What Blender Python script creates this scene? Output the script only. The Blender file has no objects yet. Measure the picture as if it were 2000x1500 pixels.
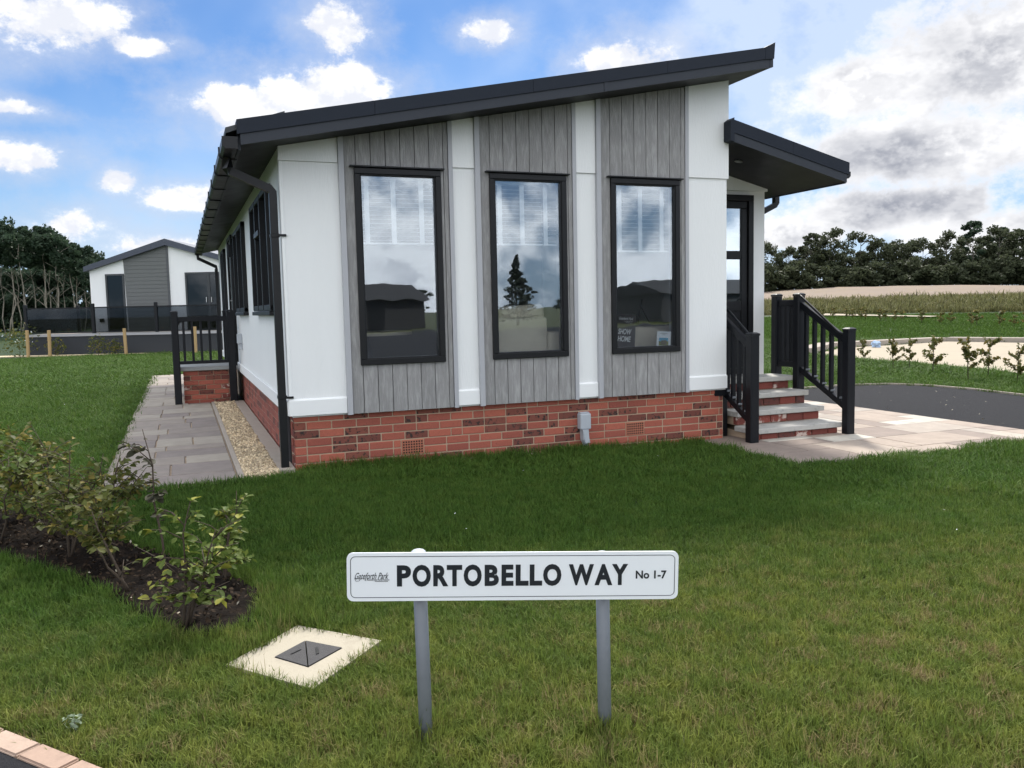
import bpy, bmesh, math, random
import numpy as np
from mathutils import Vector, Matrix
R = math.radians
random.seed(7); rng = np.random.default_rng(7)
S = bpy.context.scene
C = S.collection

# ------------------------------------------------------------------ camera
cam = bpy.data.cameras.new('camera'); cam.lens = 29.674; cam.sensor_width = 36; cam.clip_end = 4000; cam.clip_start = .05
co = bpy.data.objects.new('camera', cam); C.objects.link(co)
r_ = Vector((0.93047675, -0.36570088, -0.02181474)); u_ = Vector((0.0528682, 0.07511636, 0.99577231)); f_ = Vector((0.36251617, 0.92769628, -0.08922797))
M4 = Matrix((r_, u_, -f_)).transposed().to_4x4(); M4.translation = Vector((-0.86828, -7.60955, 1.39207)); co.matrix_world = M4
S.camera = co
S.view_settings.view_transform = 'Standard'; S.view_settings.look = 'None'; S.view_settings.gamma = 1
S.view_settings.use_curve_mapping = False
S.view_settings.exposure = 0.76
S.cycles.max_bounces = 6; S.cycles.diffuse_bounces = 3; S.cycles.glossy_bounces = 3; S.cycles.transmission_bounces = 3; S.cycles.transparent_max_bounces = 10
S.cycles.adaptive_threshold = .02

# ------------------------------------------------------------------ sun and sky
SUN_AZ, SUN_EL = R(28), R(48)
sd = Vector((math.sin(SUN_AZ)*math.cos(SUN_EL), math.cos(SUN_AZ)*math.cos(SUN_EL), math.sin(SUN_EL)))
sun = bpy.data.lights.new('sun', 'SUN'); sun.energy = 2.8; sun.angle = R(7); sun.color = (1, .95, .86)
so = bpy.data.objects.new('sun', sun); C.objects.link(so); so.location = (20, 20, 30)
so.rotation_euler = (-sd).to_track_quat('-Z', 'Y').to_euler()

W = bpy.data.worlds.new('World'); S.world = W; W.use_nodes = True
nt = W.node_tree; nt.nodes.clear()
class N:
    """tiny expression helper for shader nodes"""
    def __init__(s, t): s.t = t
    def new(s, ty, **k):
        n = s.t.nodes.new(ty)
        for a, v in k.items(): setattr(n, a, v)
        return n
    def put(s, sock, v):
        if hasattr(v, 'is_output'): s.t.links.new(v, sock)
        else: sock.default_value = v
    def m(s, op, a, b=0., c=0., clamp=False):
        n = s.new('ShaderNodeMath', operation=op, use_clamp=clamp)
        for i, v in enumerate((a, b, c)): s.put(n.inputs[i], v)
        return n.outputs[0]
    def vm(s, op, a, b=(0, 0, 0), out=0):
        n = s.new('ShaderNodeVectorMath', operation=op); s.put(n.inputs[0], a); s.put(n.inputs[1], b); return n.outputs[out]
    def sstep(s, v, lo, hi, a=0., b=1.):
        n = s.new('ShaderNodeMapRange', interpolation_type='SMOOTHSTEP'); s.put(n.inputs[0], v)
        s.put(n.inputs[1], lo); s.put(n.inputs[2], hi); s.put(n.inputs[3], a); s.put(n.inputs[4], b); return n.outputs[0]
    def noise(s, vec, scale, detail=4., rough=.5, dist=0., out='Fac'):
        n = s.new('ShaderNodeTexNoise'); s.put(n.inputs['Vector'], vec); n.inputs['Scale'].default_value = scale
        n.inputs['Detail'].default_value = detail; n.inputs['Roughness'].default_value = rough; n.inputs['Distortion'].default_value = dist
        return n.outputs[out]
    def mix(s, f, a, b, blend='MIX'):
        n = s.new('ShaderNodeMix', data_type='RGBA', blend_type=blend); n.clamp_factor = True
        s.put(n.inputs[0], f); s.put(n.inputs[6], a); s.put(n.inputs[7], b); return n.outputs[2]
    def xyz(s, x, y, z):
        n = s.new('ShaderNodeCombineXYZ')
        for i, v in enumerate((x, y, z)): s.put(n.inputs[i], v)
        return n.outputs[0]
def col(r, g, b): return (r, g, b, 1)

W.cycles.sampling_method = 'MANUAL'; W.cycles.sample_map_resolution = 512
n = N(nt)
tc = n.new('ShaderNodeTexCoord').outputs['Generated']
dirv = n.vm('NORMALIZE', tc)
sx = n.new('ShaderNodeSeparateXYZ'); n.put(sx.inputs[0], dirv)
az = n.m('MULTIPLY', n.m('ARCTAN2', sx.outputs[0], sx.outputs[1]), 57.29578)
el = n.m('MULTIPLY', n.m('ARCSINE', sx.outputs[2]), 57.29578)
sky = n.new('ShaderNodeTexSky', sky_type='NISHITA'); sky.sun_disc = False
sky.sun_elevation = SUN_EL; sky.sun_rotation = SUN_AZ; sky.air_density = 1.0; sky.dust_density = .3; sky.ozone_density = 3.0
blue = n.vm('MULTIPLY', sky.outputs[0], (.038, .052, .068))
P = n.xyz(az, el, 0)
fb = n.noise(n.vm('MULTIPLY', dirv, (1, 1, 1.35)), 14, 8, .66)          # puffs
fbl = n.noise(dirv, 5.0, 3, .55)
def blobs(lst):
    """distance to the nearest of a few cloud cores given by bearing, height and size in degrees"""
    acc = None
    for (a, e, ra, re) in lst:
        q = n.new('ShaderNodeVectorMath', operation='MULTIPLY_ADD'); n.put(q.inputs[0], P); q.inputs[1].default_value = (1/ra, 1/re, 0); q.inputs[2].default_value = (-a/ra, -e/re, 0)
        L = n.vm('LENGTH', q.outputs[0], out=1)
        acc = L if acc is None else n.m('SMOOTH_MIN', acc, L, .3)
    return n.m('SUBTRACT', 1, acc)
white = blobs([(-6.8, 16.9, 5.4, 2.7), (-1.2, 15.9, 2.6, .8), (5.4, 12.9, 6.2, 2.2), (10.5, 14.0, 4.6, 2.3), (10.6, 17.6, 2.7, 1.8), (-8.6, 11.9, 2.9, .8),
               (-7.6, 9.1, 2.9, 1.3), (-3.2, 8.2, 1.4, .9), (.8, 7.3, 3.3, 1.15), (-6.1, 5.6, 3.0, 1.5), (-1.0, 4.3, 3.2, 1.1), (20.2, 17.5, 2.2, 1.1),
               (29.0, 15.2, 4.2, 1.9), (-19, 13, 7, 3)])
grey = blobs([(51, 13.6, 8, 4.6), (47, 9.0, 9.5, 2.9), (45, 5.6, 8, 2.0), (39.7, 4.4, 4, 1.1), (43.5, 12.6, 4.6, 2.2), (62, 9, 13, 9), (54, 3.8, 9, 2.6)])
dW = n.m('ADD', white, n.m('MULTIPLY', n.m('SUBTRACT', fb, .5), 2.5))
dG = n.m('ADD', grey, n.m('MULTIPLY', n.m('SUBTRACT', fb, .5), 1.9))
mW = n.m('MAXIMUM', n.sstep(dW, .02, .58), n.m('MULTIPLY', n.sstep(dW, -.75, .35), .42))
mG = n.sstep(dG, -.10, .42)
# sky behind and above the viewpoint: cumulus made denser, brighter to light the front wall
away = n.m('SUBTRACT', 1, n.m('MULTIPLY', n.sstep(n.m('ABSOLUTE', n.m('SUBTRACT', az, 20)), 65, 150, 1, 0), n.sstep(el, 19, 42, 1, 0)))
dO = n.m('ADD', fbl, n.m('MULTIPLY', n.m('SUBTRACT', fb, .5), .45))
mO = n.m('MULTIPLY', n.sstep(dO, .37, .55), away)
# thin cirrus veil, thicker towards the right
veil = n.m('MINIMUM', n.m('ADD', n.m('MULTIPLY', n.sstep(fbl, .40, .72), .38), n.m('MULTIPLY', n.m('MULTIPLY', n.sstep(az, 14, 40), .62), n.m('MULTIPLY', n.sstep(fbl, .28, .6), n.sstep(fb, .25, .68, .45, 1.25)))), .8)
# clouds away from the sun are white, those between us and the sun carry grey undersides
up = n.noise(n.vm('MULTIPLY', n.vm('ADD', dirv, (.006, .006, .020)), (1, 1, 1.35)), 14, 4, .66)
relief = n.sstep(n.m('SUBTRACT', fb, up), -.085, .095)
wcol = n.mix(n.m('MULTIPLY', n.sstep(dW, .05, .5), n.m('ADD', .45, n.m('MULTIPLY', relief, .55))), col(.40, .43, .51), col(.655, .655, .665))
broad = n.noise(n.vm('MULTIPLY', dirv, (1, 1, 2.2)), 6.5, 5, .58)
gth = n.m('MULTIPLY', n.sstep(dG, .0, .75), n.m('ADD', n.sstep(broad, .34, .66, .10, .80), n.m('MULTIPLY', n.m('SUBTRACT', .5, relief), .34)), clamp=True)
gcol = n.mix(gth, col(.66, .66, .67), col(.20, .213, .255))
ocol = n.mix(n.m('MULTIPLY', n.sstep(dO, .46, .70), n.m('SUBTRACT', 1.15, relief), clamp=True), col(1.42, 1.44, 1.47), col(.86, .89, .97))  # off-view clouds, set brighter than those in view for extra fill
hz = n.sstep(el, -1, 13, .72, 0)
c0 = n.mix(hz, blue, col(.34, .45, .585))
c1 = n.mix(veil, c0, col(.44, .51, .63))
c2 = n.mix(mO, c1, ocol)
c3 = n.mix(mW, c2, wcol)
c4 = n.mix(mG, c3, gcol)
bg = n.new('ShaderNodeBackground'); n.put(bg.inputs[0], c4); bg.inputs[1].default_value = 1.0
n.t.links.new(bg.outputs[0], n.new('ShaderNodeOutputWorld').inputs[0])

# ------------------------------------------------------------------ materials
MATS = {}
def mat(name, base, rough=.6, var=.12, vscale=6., bump=0., bscale=60., spec=.5, metal=0., obrand=0., c2=None, c2lo=.5, c2hi=.65, stretch=(1, 1, 1), sheen=0., coord='Position', transl=0.):
    m = bpy.data.materials.new(name); m.use_nodes = True; t = m.node_tree; t.nodes.clear(); k = N(t)
    out = k.new('ShaderNodeOutputMaterial'); b = k.new('ShaderNodeBsdfPrincipled')
    pos = k.new('ShaderNodeNewGeometry').outputs['Position'] if coord == 'Position' else k.new('ShaderNodeTexCoord').outputs['Object']
    if stretch != (1, 1, 1): pos = k.vm('MULTIPLY', pos, stretch)
    nz = k.noise(pos, vscale, 6, .6)
    c = col(*base)
    if c2: c = k.mix(k.sstep(k.noise(pos, vscale*1.7, 5, .6), c2lo, c2hi), c, col(*c2))
    v = k.m('ADD', k.m('MULTIPLY', k.m('SUBTRACT', nz, .5), var*4), 1.)
    if obrand:
        v = k.m('MULTIPLY', v, k.m('ADD', k.m('MULTIPLY', k.m('SUBTRACT', k.new('ShaderNodeObjectInfo').outputs['Random'], .5), obrand*2), 1.))
    c = k.vm('SCALE', c if hasattr(c, 'is_output') else base, out=0) if False else k.mix(1., c, k.xyz(v, v, v), 'MULTIPLY')
    k.put(b.inputs['Base Color'], c)
    k.put(b.inputs['Roughness'], k.m('ADD', k.m('MULTIPLY', k.m('SUBTRACT', nz, .5), .25), rough, clamp=True))
    b.inputs['Specular IOR Level'].default_value = spec; b.inputs['Metallic'].default_value = metal
    if bump:
        bn = k.new('ShaderNodeBump'); bn.inputs['Strength'].default_value = bump; bn.inputs['Distance'].default_value = .01
        k.put(bn.inputs['Height'], k.noise(pos, bscale, 5, .6)); k.put(b.inputs['Normal'], bn.outputs[0])
    sh = b.outputs[0]
    if transl:
        tl = k.new('ShaderNodeBsdfTranslucent'); k.put(tl.inputs[0], c); mx = k.new('ShaderNodeMixShader'); mx.inputs[0].default_value = transl
        t.links.new(sh, mx.inputs[1]); t.links.new(tl.outputs[0], mx.inputs[2]); sh = mx.outputs[0]
    t.links.new(sh, out.inputs[0]); MATS[name] = m
    return m

white_m = mat('white_cladding_paint', (.83, .84, .835), .55, .022, 5, .28, 120, stretch=(1, 1, .12))
white_t = mat('white_trim_paint', (.85, .86, .855), .5, .012, 3)
grey_board = mat('grey_timber_board', (.262, .256, .253), .7, .09, 22, .6, 90, obrand=.08, stretch=(1, 1, .16), c2=(.345, .34, .335), c2lo=.42, c2hi=.7)
grey_trim = mat('grey_corner_trim', (.42, .425, .45), .5, .03, 4)
anth = mat('anthracite_fascia', (.040, .045, .056), .5, .05, 3, spec=.2)
anth2 = mat('anthracite_verge', (.020, .025, .036), .55, .06, 4, spec=.15)
soff = mat('dark_soffit_board', (.022, .023, .027), .5, .05, 4, spec=.2)
frame_m = mat('black_window_frame', (.007, .0075, .009), .42, .05, 8, spec=.3)
black_m = mat('black_plastic_rail', (.006, .007, .010), .45, .06, 8, spec=.28)
gutter_m = mat('black_gutter_plastic', (.006, .0065, .008), .4, .08, 8, spec=.35)
tile_m = mat('dark_roof_tile', (.045, .05, .055), .7, .15, 10, .3, 60)
mortar_m = mat('sandy_mortar', (.43, .32, .225), .9, .1, 20, .5, 200)
stone_m = mat('pale_step_slab', (.46, .45, .42), .8, .10, 7, .4, 120, obrand=.05, c2=(.33, .325, .31), c2lo=.55, c2hi=.72)
conc_m = mat('cream_concrete', (.37, .33, .255), .85, .05, 7, .3, 150, c2=(.32, .28, .215), c2lo=.5, c2hi=.75)
lid_m = mat('dark_iron_lid', (.025, .024, .027), .7, .12, 30, .4, 160)
edging_m = mat('concrete_edging', (.36, .31, .26), .9, .10, 12, .4, 140)
tarmac_m = mat('dark_tarmac', (.026, .026, .029), .92, .25, 60, .8, 260, c2=(.034, .034, .037), spec=.12)
blind_m = mat('white_blind', (.8, .82, .82), .5, .02, 5)
galv_m = mat('grey_post_paint', (.15, .165, .185), .5, .06, 10, .1, 120)
signw_m = mat('white_sign_face', (.80, .83, .86), .35, .012, 4)
ink_m = mat('dark_navy_ink', (.008, .012, .018), .4, .02, 5)
box_m = mat('light_grey_plastic', (.42, .45, .49), .45, .03, 6)
soil_m = mat('dark_soil', (.010, .0075, .006), .95, .4, 14, 1., 60, c2=(.02, .014, .010), spec=.08)
chip_m = mat('bark_chips', (.035, .024, .016), .9, .3, 30, obrand=.5, spec=.1)
gravel_m = mat('cream_gravel', (.56, .46, .31), .8, .25, 40, c2=(.34, .25, .15), c2lo=.45, c2hi=.6, obrand=.5)
wood_m = mat('pale_stake_timber', (.42, .28, .13), .75, .12, 14, .3, 60, stretch=(1, 1, .15))
sand_m = mat('sandy_bank', (.215, .165, .125), .95, .12, .5, .3, 20, c2=(.22, .17, .11))
pad_m = mat('pale_aggregate_pad', (.37, .315, .235), .95, .06, 1.2, .3, 40)
bark_m = mat('tree_bark', (.105, .095, .08), .9, .2, 12, .5, 40)
barkp_m = mat('pale_birch_bark', (.27, .24, .195), .9, .2, 6, .3, 30)
stem_m = mat('shrub_stem', (.06, .042, .028), .85, .15, 20)
sofa_m = mat('beige_linen', (.78, .72, .59), .9, .03, 8, .1, 300)
room_m = mat('room_wall_paint', (.30, .29, .28), .9, .02, 3)
roomf_m = mat('room_carpet', (.22, .2, .18), .95, .08, 30)
bgclad_m = mat('olive_grey_cladding', (.135, .142, .14), .7, .06, 5)
skirt_m = mat('dark_deck_skirt', (.022, .026, .033), .7, .15, 8)
silver_m = mat('brushed_metal', (.55, .55, .55), .3, .03, 10, metal=.9)
poster_m = mat('dark_brown_poster', (.020, .013, .012), .5, .03, 5)
cone_m = mat('needle_foliage', (.018, .03, .016), .7, .2, 2)
roofbk_m = mat('brown_roof', (.022, .021, .022), .8, .1, 3)
wallbk_m = mat('dull_render_wall', (.028, .027, .028), .8, .05, 3)

def brick_mat(name, reds, dark, pdark, pale=None, ppale=0., island=False):
    m = bpy.data.materials.new(name); m.use_nodes = True; t = m.node_tree; t.nodes.clear(); k = N(t)
    out = k.new('ShaderNodeOutputMaterial'); b = k.new('ShaderNodeBsdfPrincipled')
    pos = k.new('ShaderNodeNewGeometry').outputs['Position']; rn = k.new('ShaderNodeNewGeometry').outputs['Random Per Island'] if island else k.new('ShaderNodeObjectInfo').outputs['Random']
    rn2 = k.m('FRACT', k.m('MULTIPLY', rn, 37.7)); rn3 = k.m('FRACT', k.m('MULTIPLY', rn, 91.3))
    c = k.mix(rn2, col(*reds[0]), col(*reds[1]))
    sp = k.sstep(k.noise(pos, 26, 5, .65), .46, .62)
    isd = k.m('GREATER_THAN', rn3, 1-pdark)
    c = k.mix(k.m('MULTIPLY', isd, k.m('MAXIMUM', sp, .5)), c, col(*dark))
    c = k.mix(k.m('MULTIPLY', k.sstep(k.noise(pos, 48, 4, .6), .58, .75), .35), c, col(*dark))
    if pale:
        c = k.mix(k.m('MULTIPLY', k.m('LESS_THAN', rn3, ppale), k.sstep(k.noise(pos, 11, 4, .55), .5, .6)), c, col(*pale))
    v = k.m('ADD', k.m('MULTIPLY', k.noise(pos, 90, 4, .6), .5), .75)
    c = k.mix(1., c, k.xyz(v, v, v), 'MULTIPLY')
    k.put(b.inputs['Base Color'], c); b.inputs['Roughness'].default_value = .88
    bn = k.new('ShaderNodeBump'); bn.inputs['Strength'].default_value = .5; bn.inputs['Distance'].default_value = .006
    k.put(bn.inputs['Height'], k.noise(pos, 130, 5, .65)); k.put(b.inputs['Normal'], bn.outputs[0])
    t.links.new(b.outputs[0], out.inputs[0]); return m
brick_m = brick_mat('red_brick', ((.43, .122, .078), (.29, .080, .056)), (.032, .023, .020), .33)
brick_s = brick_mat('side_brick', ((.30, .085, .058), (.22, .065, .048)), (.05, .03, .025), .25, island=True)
brick_d = brick_mat('dark_red_brick', ((.25, .060, .042), (.17, .045, .034)), (.07, .035, .03), .3, (.55, .44, .38), .25)

def slab_mat(name, a, b_, c_):
    m = bpy.data.materials.new(name); m.use_nodes = True; t = m.node_tree; t.nodes.clear(); k = N(t)
    out = k.new('ShaderNodeOutputMaterial'); b = k.new('ShaderNodeBsdfPrincipled')
    pos = k.new('ShaderNodeNewGeometry').outputs['Position']; rn = k.new('ShaderNodeObjectInfo').outputs['Random']
    cc = k.mix(k.sstep(rn, .35, .6), col(*a), col(*b_)); cc = k.mix(k.sstep(k.m('FRACT', k.m('MULTIPLY', rn, 53.1)), .6, .8), cc, col(*c_))
    v = k.m('ADD', k.m('MULTIPLY', k.noise(pos, 5, 6, .65), .7), .65); v = k.m('MULTIPLY', v, k.m('ADD', .9, k.m('MULTIPLY', k.noise(pos, 70, 4, .6), .2)))
    cc = k.mix(1., cc, k.xyz(v, v, v), 'MULTIPLY')
    k.put(b.inputs['Base Color'], cc); b.inputs['Roughness'].default_value = .8
    bn = k.new('ShaderNodeBump'); bn.inputs['Strength'].default_value = .4; bn.inputs['Distance'].default_value = .006
    k.put(bn.inputs['Height'], k.noise(pos, 30, 6, .6)); k.put(b.inputs['Normal'], bn.outputs[0])
    t.links.new(b.outputs[0], out.inputs[0]); return m
path_m = slab_mat('sandstone_path_slab', (.27, .23, .195), (.22, .185, .165), (.33, .29, .24))
patio_m = slab_mat('sandstone_patio_slab', (.33, .265, .215), (.235, .185, .155), (.46, .425, .365))
kerb_m = slab_mat('pink_kerb_block', (.37, .265, .20), (.35, .24, .18), (.39, .285, .22))

def grass_mat(name, green, lush, dry, drylo, dryhi, brown=None, transl=.25):
    m = bpy.data.materials.new(name); m.use_nodes = True; t = m.node_tree; t.nodes.clear(); k = N(t)
    out = k.new('ShaderNodeOutputMaterial'); b = k.new('ShaderNodeBsdfPrincipled')
    pos = k.new('ShaderNodeNewGeometry').outputs['Position']
    s = k.new('ShaderNodeSeparateXYZ'); k.put(s.inputs[0], pos)
    rn = k.new('ShaderNodeObjectInfo').outputs['Random']
    c = k.mix(k.noise(pos, .5, 3, .5), col(*green), col(*lush))
    # thin, drier turf on the verge towards the road
    verge = k.sstep(k.m('ADD', s.outputs[1], k.m('MULTIPLY', k.m('SUBTRACT', k.noise(pos, .9, 4, .6), .5), 3.)), -2.7, -5.2)
    dr = k.m('MULTIPLY', k.sstep(k.noise(pos, 7.5, 6, .7), drylo, dryhi), k.m('ADD', .30, k.m('MULTIPLY', verge, .60)))
    dr = k.m('ADD', dr, k.m('MULTIPLY', verge, .40), clamp=True)
    c = k.mix(dr, c, col(*dry))
    if brown: c = k.mix(k.m('MULTIPLY', verge, k.sstep(k.m('ADD', k.noise(pos, 6.5, 5, .65), k.m('MULTIPLY', rn, .25)), .66, .84)), c, col(*brown))
    isl = k.new('ShaderNodeNewGeometry').outputs['Random Per Island']
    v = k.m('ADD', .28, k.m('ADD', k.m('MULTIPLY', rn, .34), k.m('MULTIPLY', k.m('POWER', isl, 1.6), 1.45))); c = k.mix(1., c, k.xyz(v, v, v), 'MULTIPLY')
    k.put(b.inputs['Base Color'], c); b.inputs['Roughness'].default_value = .6; b.inputs['Specular IOR Level'].default_value = .1
    tl = k.new('ShaderNodeBsdfTranslucent'); k.put(tl.inputs[0], c); mx = k.new('ShaderNodeMixShader'); mx.inputs[0].default_value = transl
    t.links.new(b.outputs[0], mx.inputs[1]); t.links.new(tl.outputs[0], mx.inputs[2]); t.links.new(mx.outputs[0], out.inputs[0]); return m
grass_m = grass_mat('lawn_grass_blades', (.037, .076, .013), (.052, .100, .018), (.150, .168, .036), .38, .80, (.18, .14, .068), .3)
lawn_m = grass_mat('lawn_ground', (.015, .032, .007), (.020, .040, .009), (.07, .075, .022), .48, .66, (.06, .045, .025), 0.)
rough_m = grass_mat('rough_grass_blades', (.075, .095, .032), (.12, .115, .045), (.20, .145, .08), .4, .6, None, .3)

def leaf_mat(name, a, b_, yellow=None, py=.12, tr=.35):
    m = bpy.data.materials.new(name); m.use_nodes = True; t = m.node_tree; t.nodes.clear(); k = N(t)
    out = k.new('ShaderNodeOutputMaterial'); b = k.new('ShaderNodeBsdfPrincipled')
    pos = k.new('ShaderNodeNewGeometry').outputs['Position']; oi = k.new('ShaderNodeObjectInfo').outputs['Random']
    isl = k.new('ShaderNodeNewGeometry').outputs['Random Per Island']
    rn = k.m('FRACT', k.m('ADD', oi, isl))
    c = k.mix(rn, col(*a), col(*b_))
    if yellow: c = k.mix(k.m('GREATER_THAN', k.m('FRACT', k.m('MULTIPLY', rn, 17.3)), 1-py), c, col(*yellow))
    v = k.m('ADD', .65, k.m('MULTIPLY', k.noise(pos, 1.1, 3, .5), .7)); c = k.mix(1., c, k.xyz(v, v, v), 'MULTIPLY')
    k.put(b.inputs['Base Color'], c); b.inputs['Roughness'].default_value = .55; b.inputs['Specular IOR Level'].default_value = .18
    tl = k.new('ShaderNodeBsdfTranslucent'); k.put(tl.inputs[0], c); mx = k.new('ShaderNodeMixShader'); mx.inputs[0].default_value = tr
    t.links.new(b.outputs[0], mx.inputs[1]); t.links.new(tl.outputs[0], mx.inputs[2]); t.links.new(mx.outputs[0], out.inputs[0]); return m
leaf_a = leaf_mat('hedge_leaf_green', (.085, .130, .024), (.135, .175, .038), (.28, .28, .05), .12)
leaf_b = leaf_mat('hedge_leaf_olive', (.080, .098, .024), (.130, .138, .035), (.24, .20, .05), .14)
leaf_c = leaf_mat('hedge_leaf_dark', (.045, .048, .03), (.07, .065, .038), (.25, .26, .05), .06)
tree_leaf = leaf_mat('wood_tree_leaf', (.048, .060, .032), (.082, .095, .052), None, 0, .4)
tree_leaf2 = leaf_mat('wood_tree_leaf_blue', (.032, .056, .034), (.052, .080, .046), None, 0, .35)
whip_leaf = leaf_mat('young_hedge_leaf', (.085, .105, .030), (.14, .13, .04), (.23, .17, .05), .2)

def glass_mat(name, refl, tint=(.9, .95, .95), gl=(.86, .93, 1.), wav=.0):
    m = bpy.data.materials.new(name); m.use_nodes = True; t = m.node_tree; t.nodes.clear(); k = N(t)
    out = k.new('ShaderNodeOutputMaterial'); tr = k.new('ShaderNodeBsdfTransparent'); tr.inputs[0].default_value = col(*tint)
    g = k.new('ShaderNodeBsdfGlossy'); g.inputs['Roughness'].default_value = .01; g.inputs[0].default_value = col(*gl)
    if wav:
        bn = k.new('ShaderNodeBump'); bn.inputs['Strength'].default_value = wav; bn.inputs['Distance'].default_value = .01
        k.put(bn.inputs['Height'], k.noise(k.new('ShaderNodeNewGeometry').outputs['Position'], 2.2, 2, .4)); k.put(g.inputs['Normal'], bn.outputs[0])
    fr = k.new('ShaderNodeFresnel'); fr.inputs[0].default_value = 1.5
    mx = k.new('ShaderNodeMixShader'); k.put(mx.inputs[0], k.m('ADD', fr.outputs[0], refl, clamp=True))
    t.links.new(tr.outputs[0], mx.inputs[1]); t.links.new(g.outputs[0], mx.inputs[2]); t.links.new(mx.outputs[0], out.inputs[0]); return m
glass_m = glass_mat('coated_window_glass', .135, (.97, .98, .98), wav=.11)
dglass_m = glass_mat('dark_window_glass', .14, (.5, .55, .55))
tglass_m = glass_mat('tinted_balustrade_glass', -.02, (.42, .44, .46))

# ------------------------------------------------------------------ mesh helpers
def mk(name, me, m, parent=None):
    o = bpy.data.objects.new(name, me); C.objects.link(o)
    if m is not None and len(me.materials) == 0: me.materials.append(m)
    if parent is not None:
        o.parent = parent
        if parent.type == 'EMPTY' and not parent.get('_local', False): o.location = -parent.location
    return o
def strip_tmp():
    for o in bpy.data.objects:
        if '_local' in o: del o['_local']
def thing(name, label, cat, loc=(0, 0, 0), rotz=0., group=None, local=False):
    o = bpy.data.objects.new(name, None); C.objects.link(o); o.location = loc; o.rotation_euler = (0, 0, rotz); o.empty_display_size = .1
    o['label'] = label; o['category'] = cat
    if group: o['group'] = group
    if local: o['_local'] = True
    return o
def tag(o, label=None, cat=None, group=None, kind=None):
    if label: o['label'] = label
    if cat: o['category'] = cat
    if group: o['group'] = group
    if kind: o['kind'] = kind
    return o
def bm_me(bm, smooth=False):
    me = bpy.data.meshes.new('mesh'); bm.normal_update(); bm.to_mesh(me); bm.free()
    if smooth: me.polygons.foreach_set('use_smooth', [True]*len(me.polygons))
    return me
def add_box(bm, x0, x1, y0, y1, z0, z1, bev=0., M=None, seg=1):
    mt = Matrix.Translation(((x0+x1)/2, (y0+y1)/2, (z0+z1)/2)) @ Matrix.Diagonal((x1-x0, y1-y0, z1-z0, 1))
    if M is not None: mt = M @ mt
    vs = bmesh.ops.create_cube(bm, size=1., matrix=mt)['verts']
    if bev:
        es = list({e for v in vs for e in v.link_edges})
        bmesh.ops.bevel(bm, geom=es, offset=bev, segments=seg, affect='EDGES', profile=.5)
def box(name, x0, x1, y0, y1, z0, z1, m, parent=None, bev=0., M=None, seg=1):
    bm = bmesh.new(); add_box(bm, x0, x1, y0, y1, z0, z1, bev, M, seg); return mk(name, bm_me(bm), m, parent)
def add_prism(bm, poly, axis, lo, hi, M=None):
    """poly in the two other axes (x,z) for axis y, (y,z) for axis x, (x,y) for axis z"""
    def pt(a, b, h): return {'y': (a, h, b), 'x': (h, a, b), 'z': (a, b, h)}[axis]
    A = [bm.verts.new(pt(a, b, lo)) for a, b in poly]; B = [bm.verts.new(pt(a, b, hi)) for a, b in poly]
    if M is not None:
        for v in A+B: v.co = M @ v.co
    fs = [bm.faces.new(A), bm.faces.new(B)]
    for i in range(len(poly)):
        j = (i+1) % len(poly); fs.append(bm.faces.new((A[i], A[j], B[j], B[i])))
    bmesh.ops.recalc_face_normals(bm, faces=fs)
def prism(name, poly, axis, lo, hi, m, parent=None, M=None):
    bm = bmesh.new(); add_prism(bm, poly, axis, lo, hi, M); return mk(name, bm_me(bm), m, parent)
def add_tube(bm, pts, rad, seg=8, square=False):
    pts = [Vector(p) for p in pts]; rings = []
    for i, p in enumerate(pts):
        d = (pts[min(i+1, len(pts)-1)]-pts[max(i-1, 0)]).normalized()
        a = d.cross(Vector((0, 0, 1)))
        if a.length < .05: a = Vector((1, 0, 0)) if not square else d.cross(Vector((0, 1, 0)))
        a.normalize(); b = d.cross(a).normalized(); rr = rad[i] if isinstance(rad, (list, tuple)) else rad
        if square: rings.append([bm.verts.new(p+a*rr*sx_+b*rr*sy_) for sx_, sy_ in ((1, 1), (-1, 1), (-1, -1), (1, -1))])
        else: rings.append([bm.verts.new(p+a*rr*math.cos(2*math.pi*k/seg)+b*rr*math.sin(2*math.pi*k/seg)) for k in range(seg)])
    ns = len(rings[0])
    for q, w in zip(rings, rings[1:]):
        for k in range(ns): bm.faces.new((q[k], q[(k+1) % ns], w[(k+1) % ns], w[k]))
    fs = [bm.faces.new(rings[0]), bm.faces.new(rings[-1])]
    bmesh.ops.recalc_face_normals(bm, faces=list({f for rg in rings for v in rg for f in v.link_faces}))
def tube(name, pts, rad, m, parent=None, seg=8, square=False, smooth=True):
    bm = bmesh.new(); add_tube(bm, pts, rad, seg, square); return mk(name, bm_me(bm, smooth and not square), m, parent)
def np_mesh(V, F, smooth=False):
    V = np.asarray(V, np.float32); F = np.asarray(F, np.int32); k = F.shape[1]
    me = bpy.data.meshes.new('mesh'); me.vertices.add(len(V)); me.vertices.foreach_set('co', V.ravel())
    me.loops.add(F.size); me.loops.foreach_set('vertex_index', F.ravel()); me.polygons.add(len(F))
    me.polygons.foreach_set('loop_start', np.arange(0, F.size, k, dtype=np.int32)); me.polygons.foreach_set('loop_total', np.full(len(F), k, np.int32))
    if smooth: me.polygons.foreach_set('use_smooth', np.ones(len(F), bool))
    me.update(calc_edges=True); return me
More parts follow.
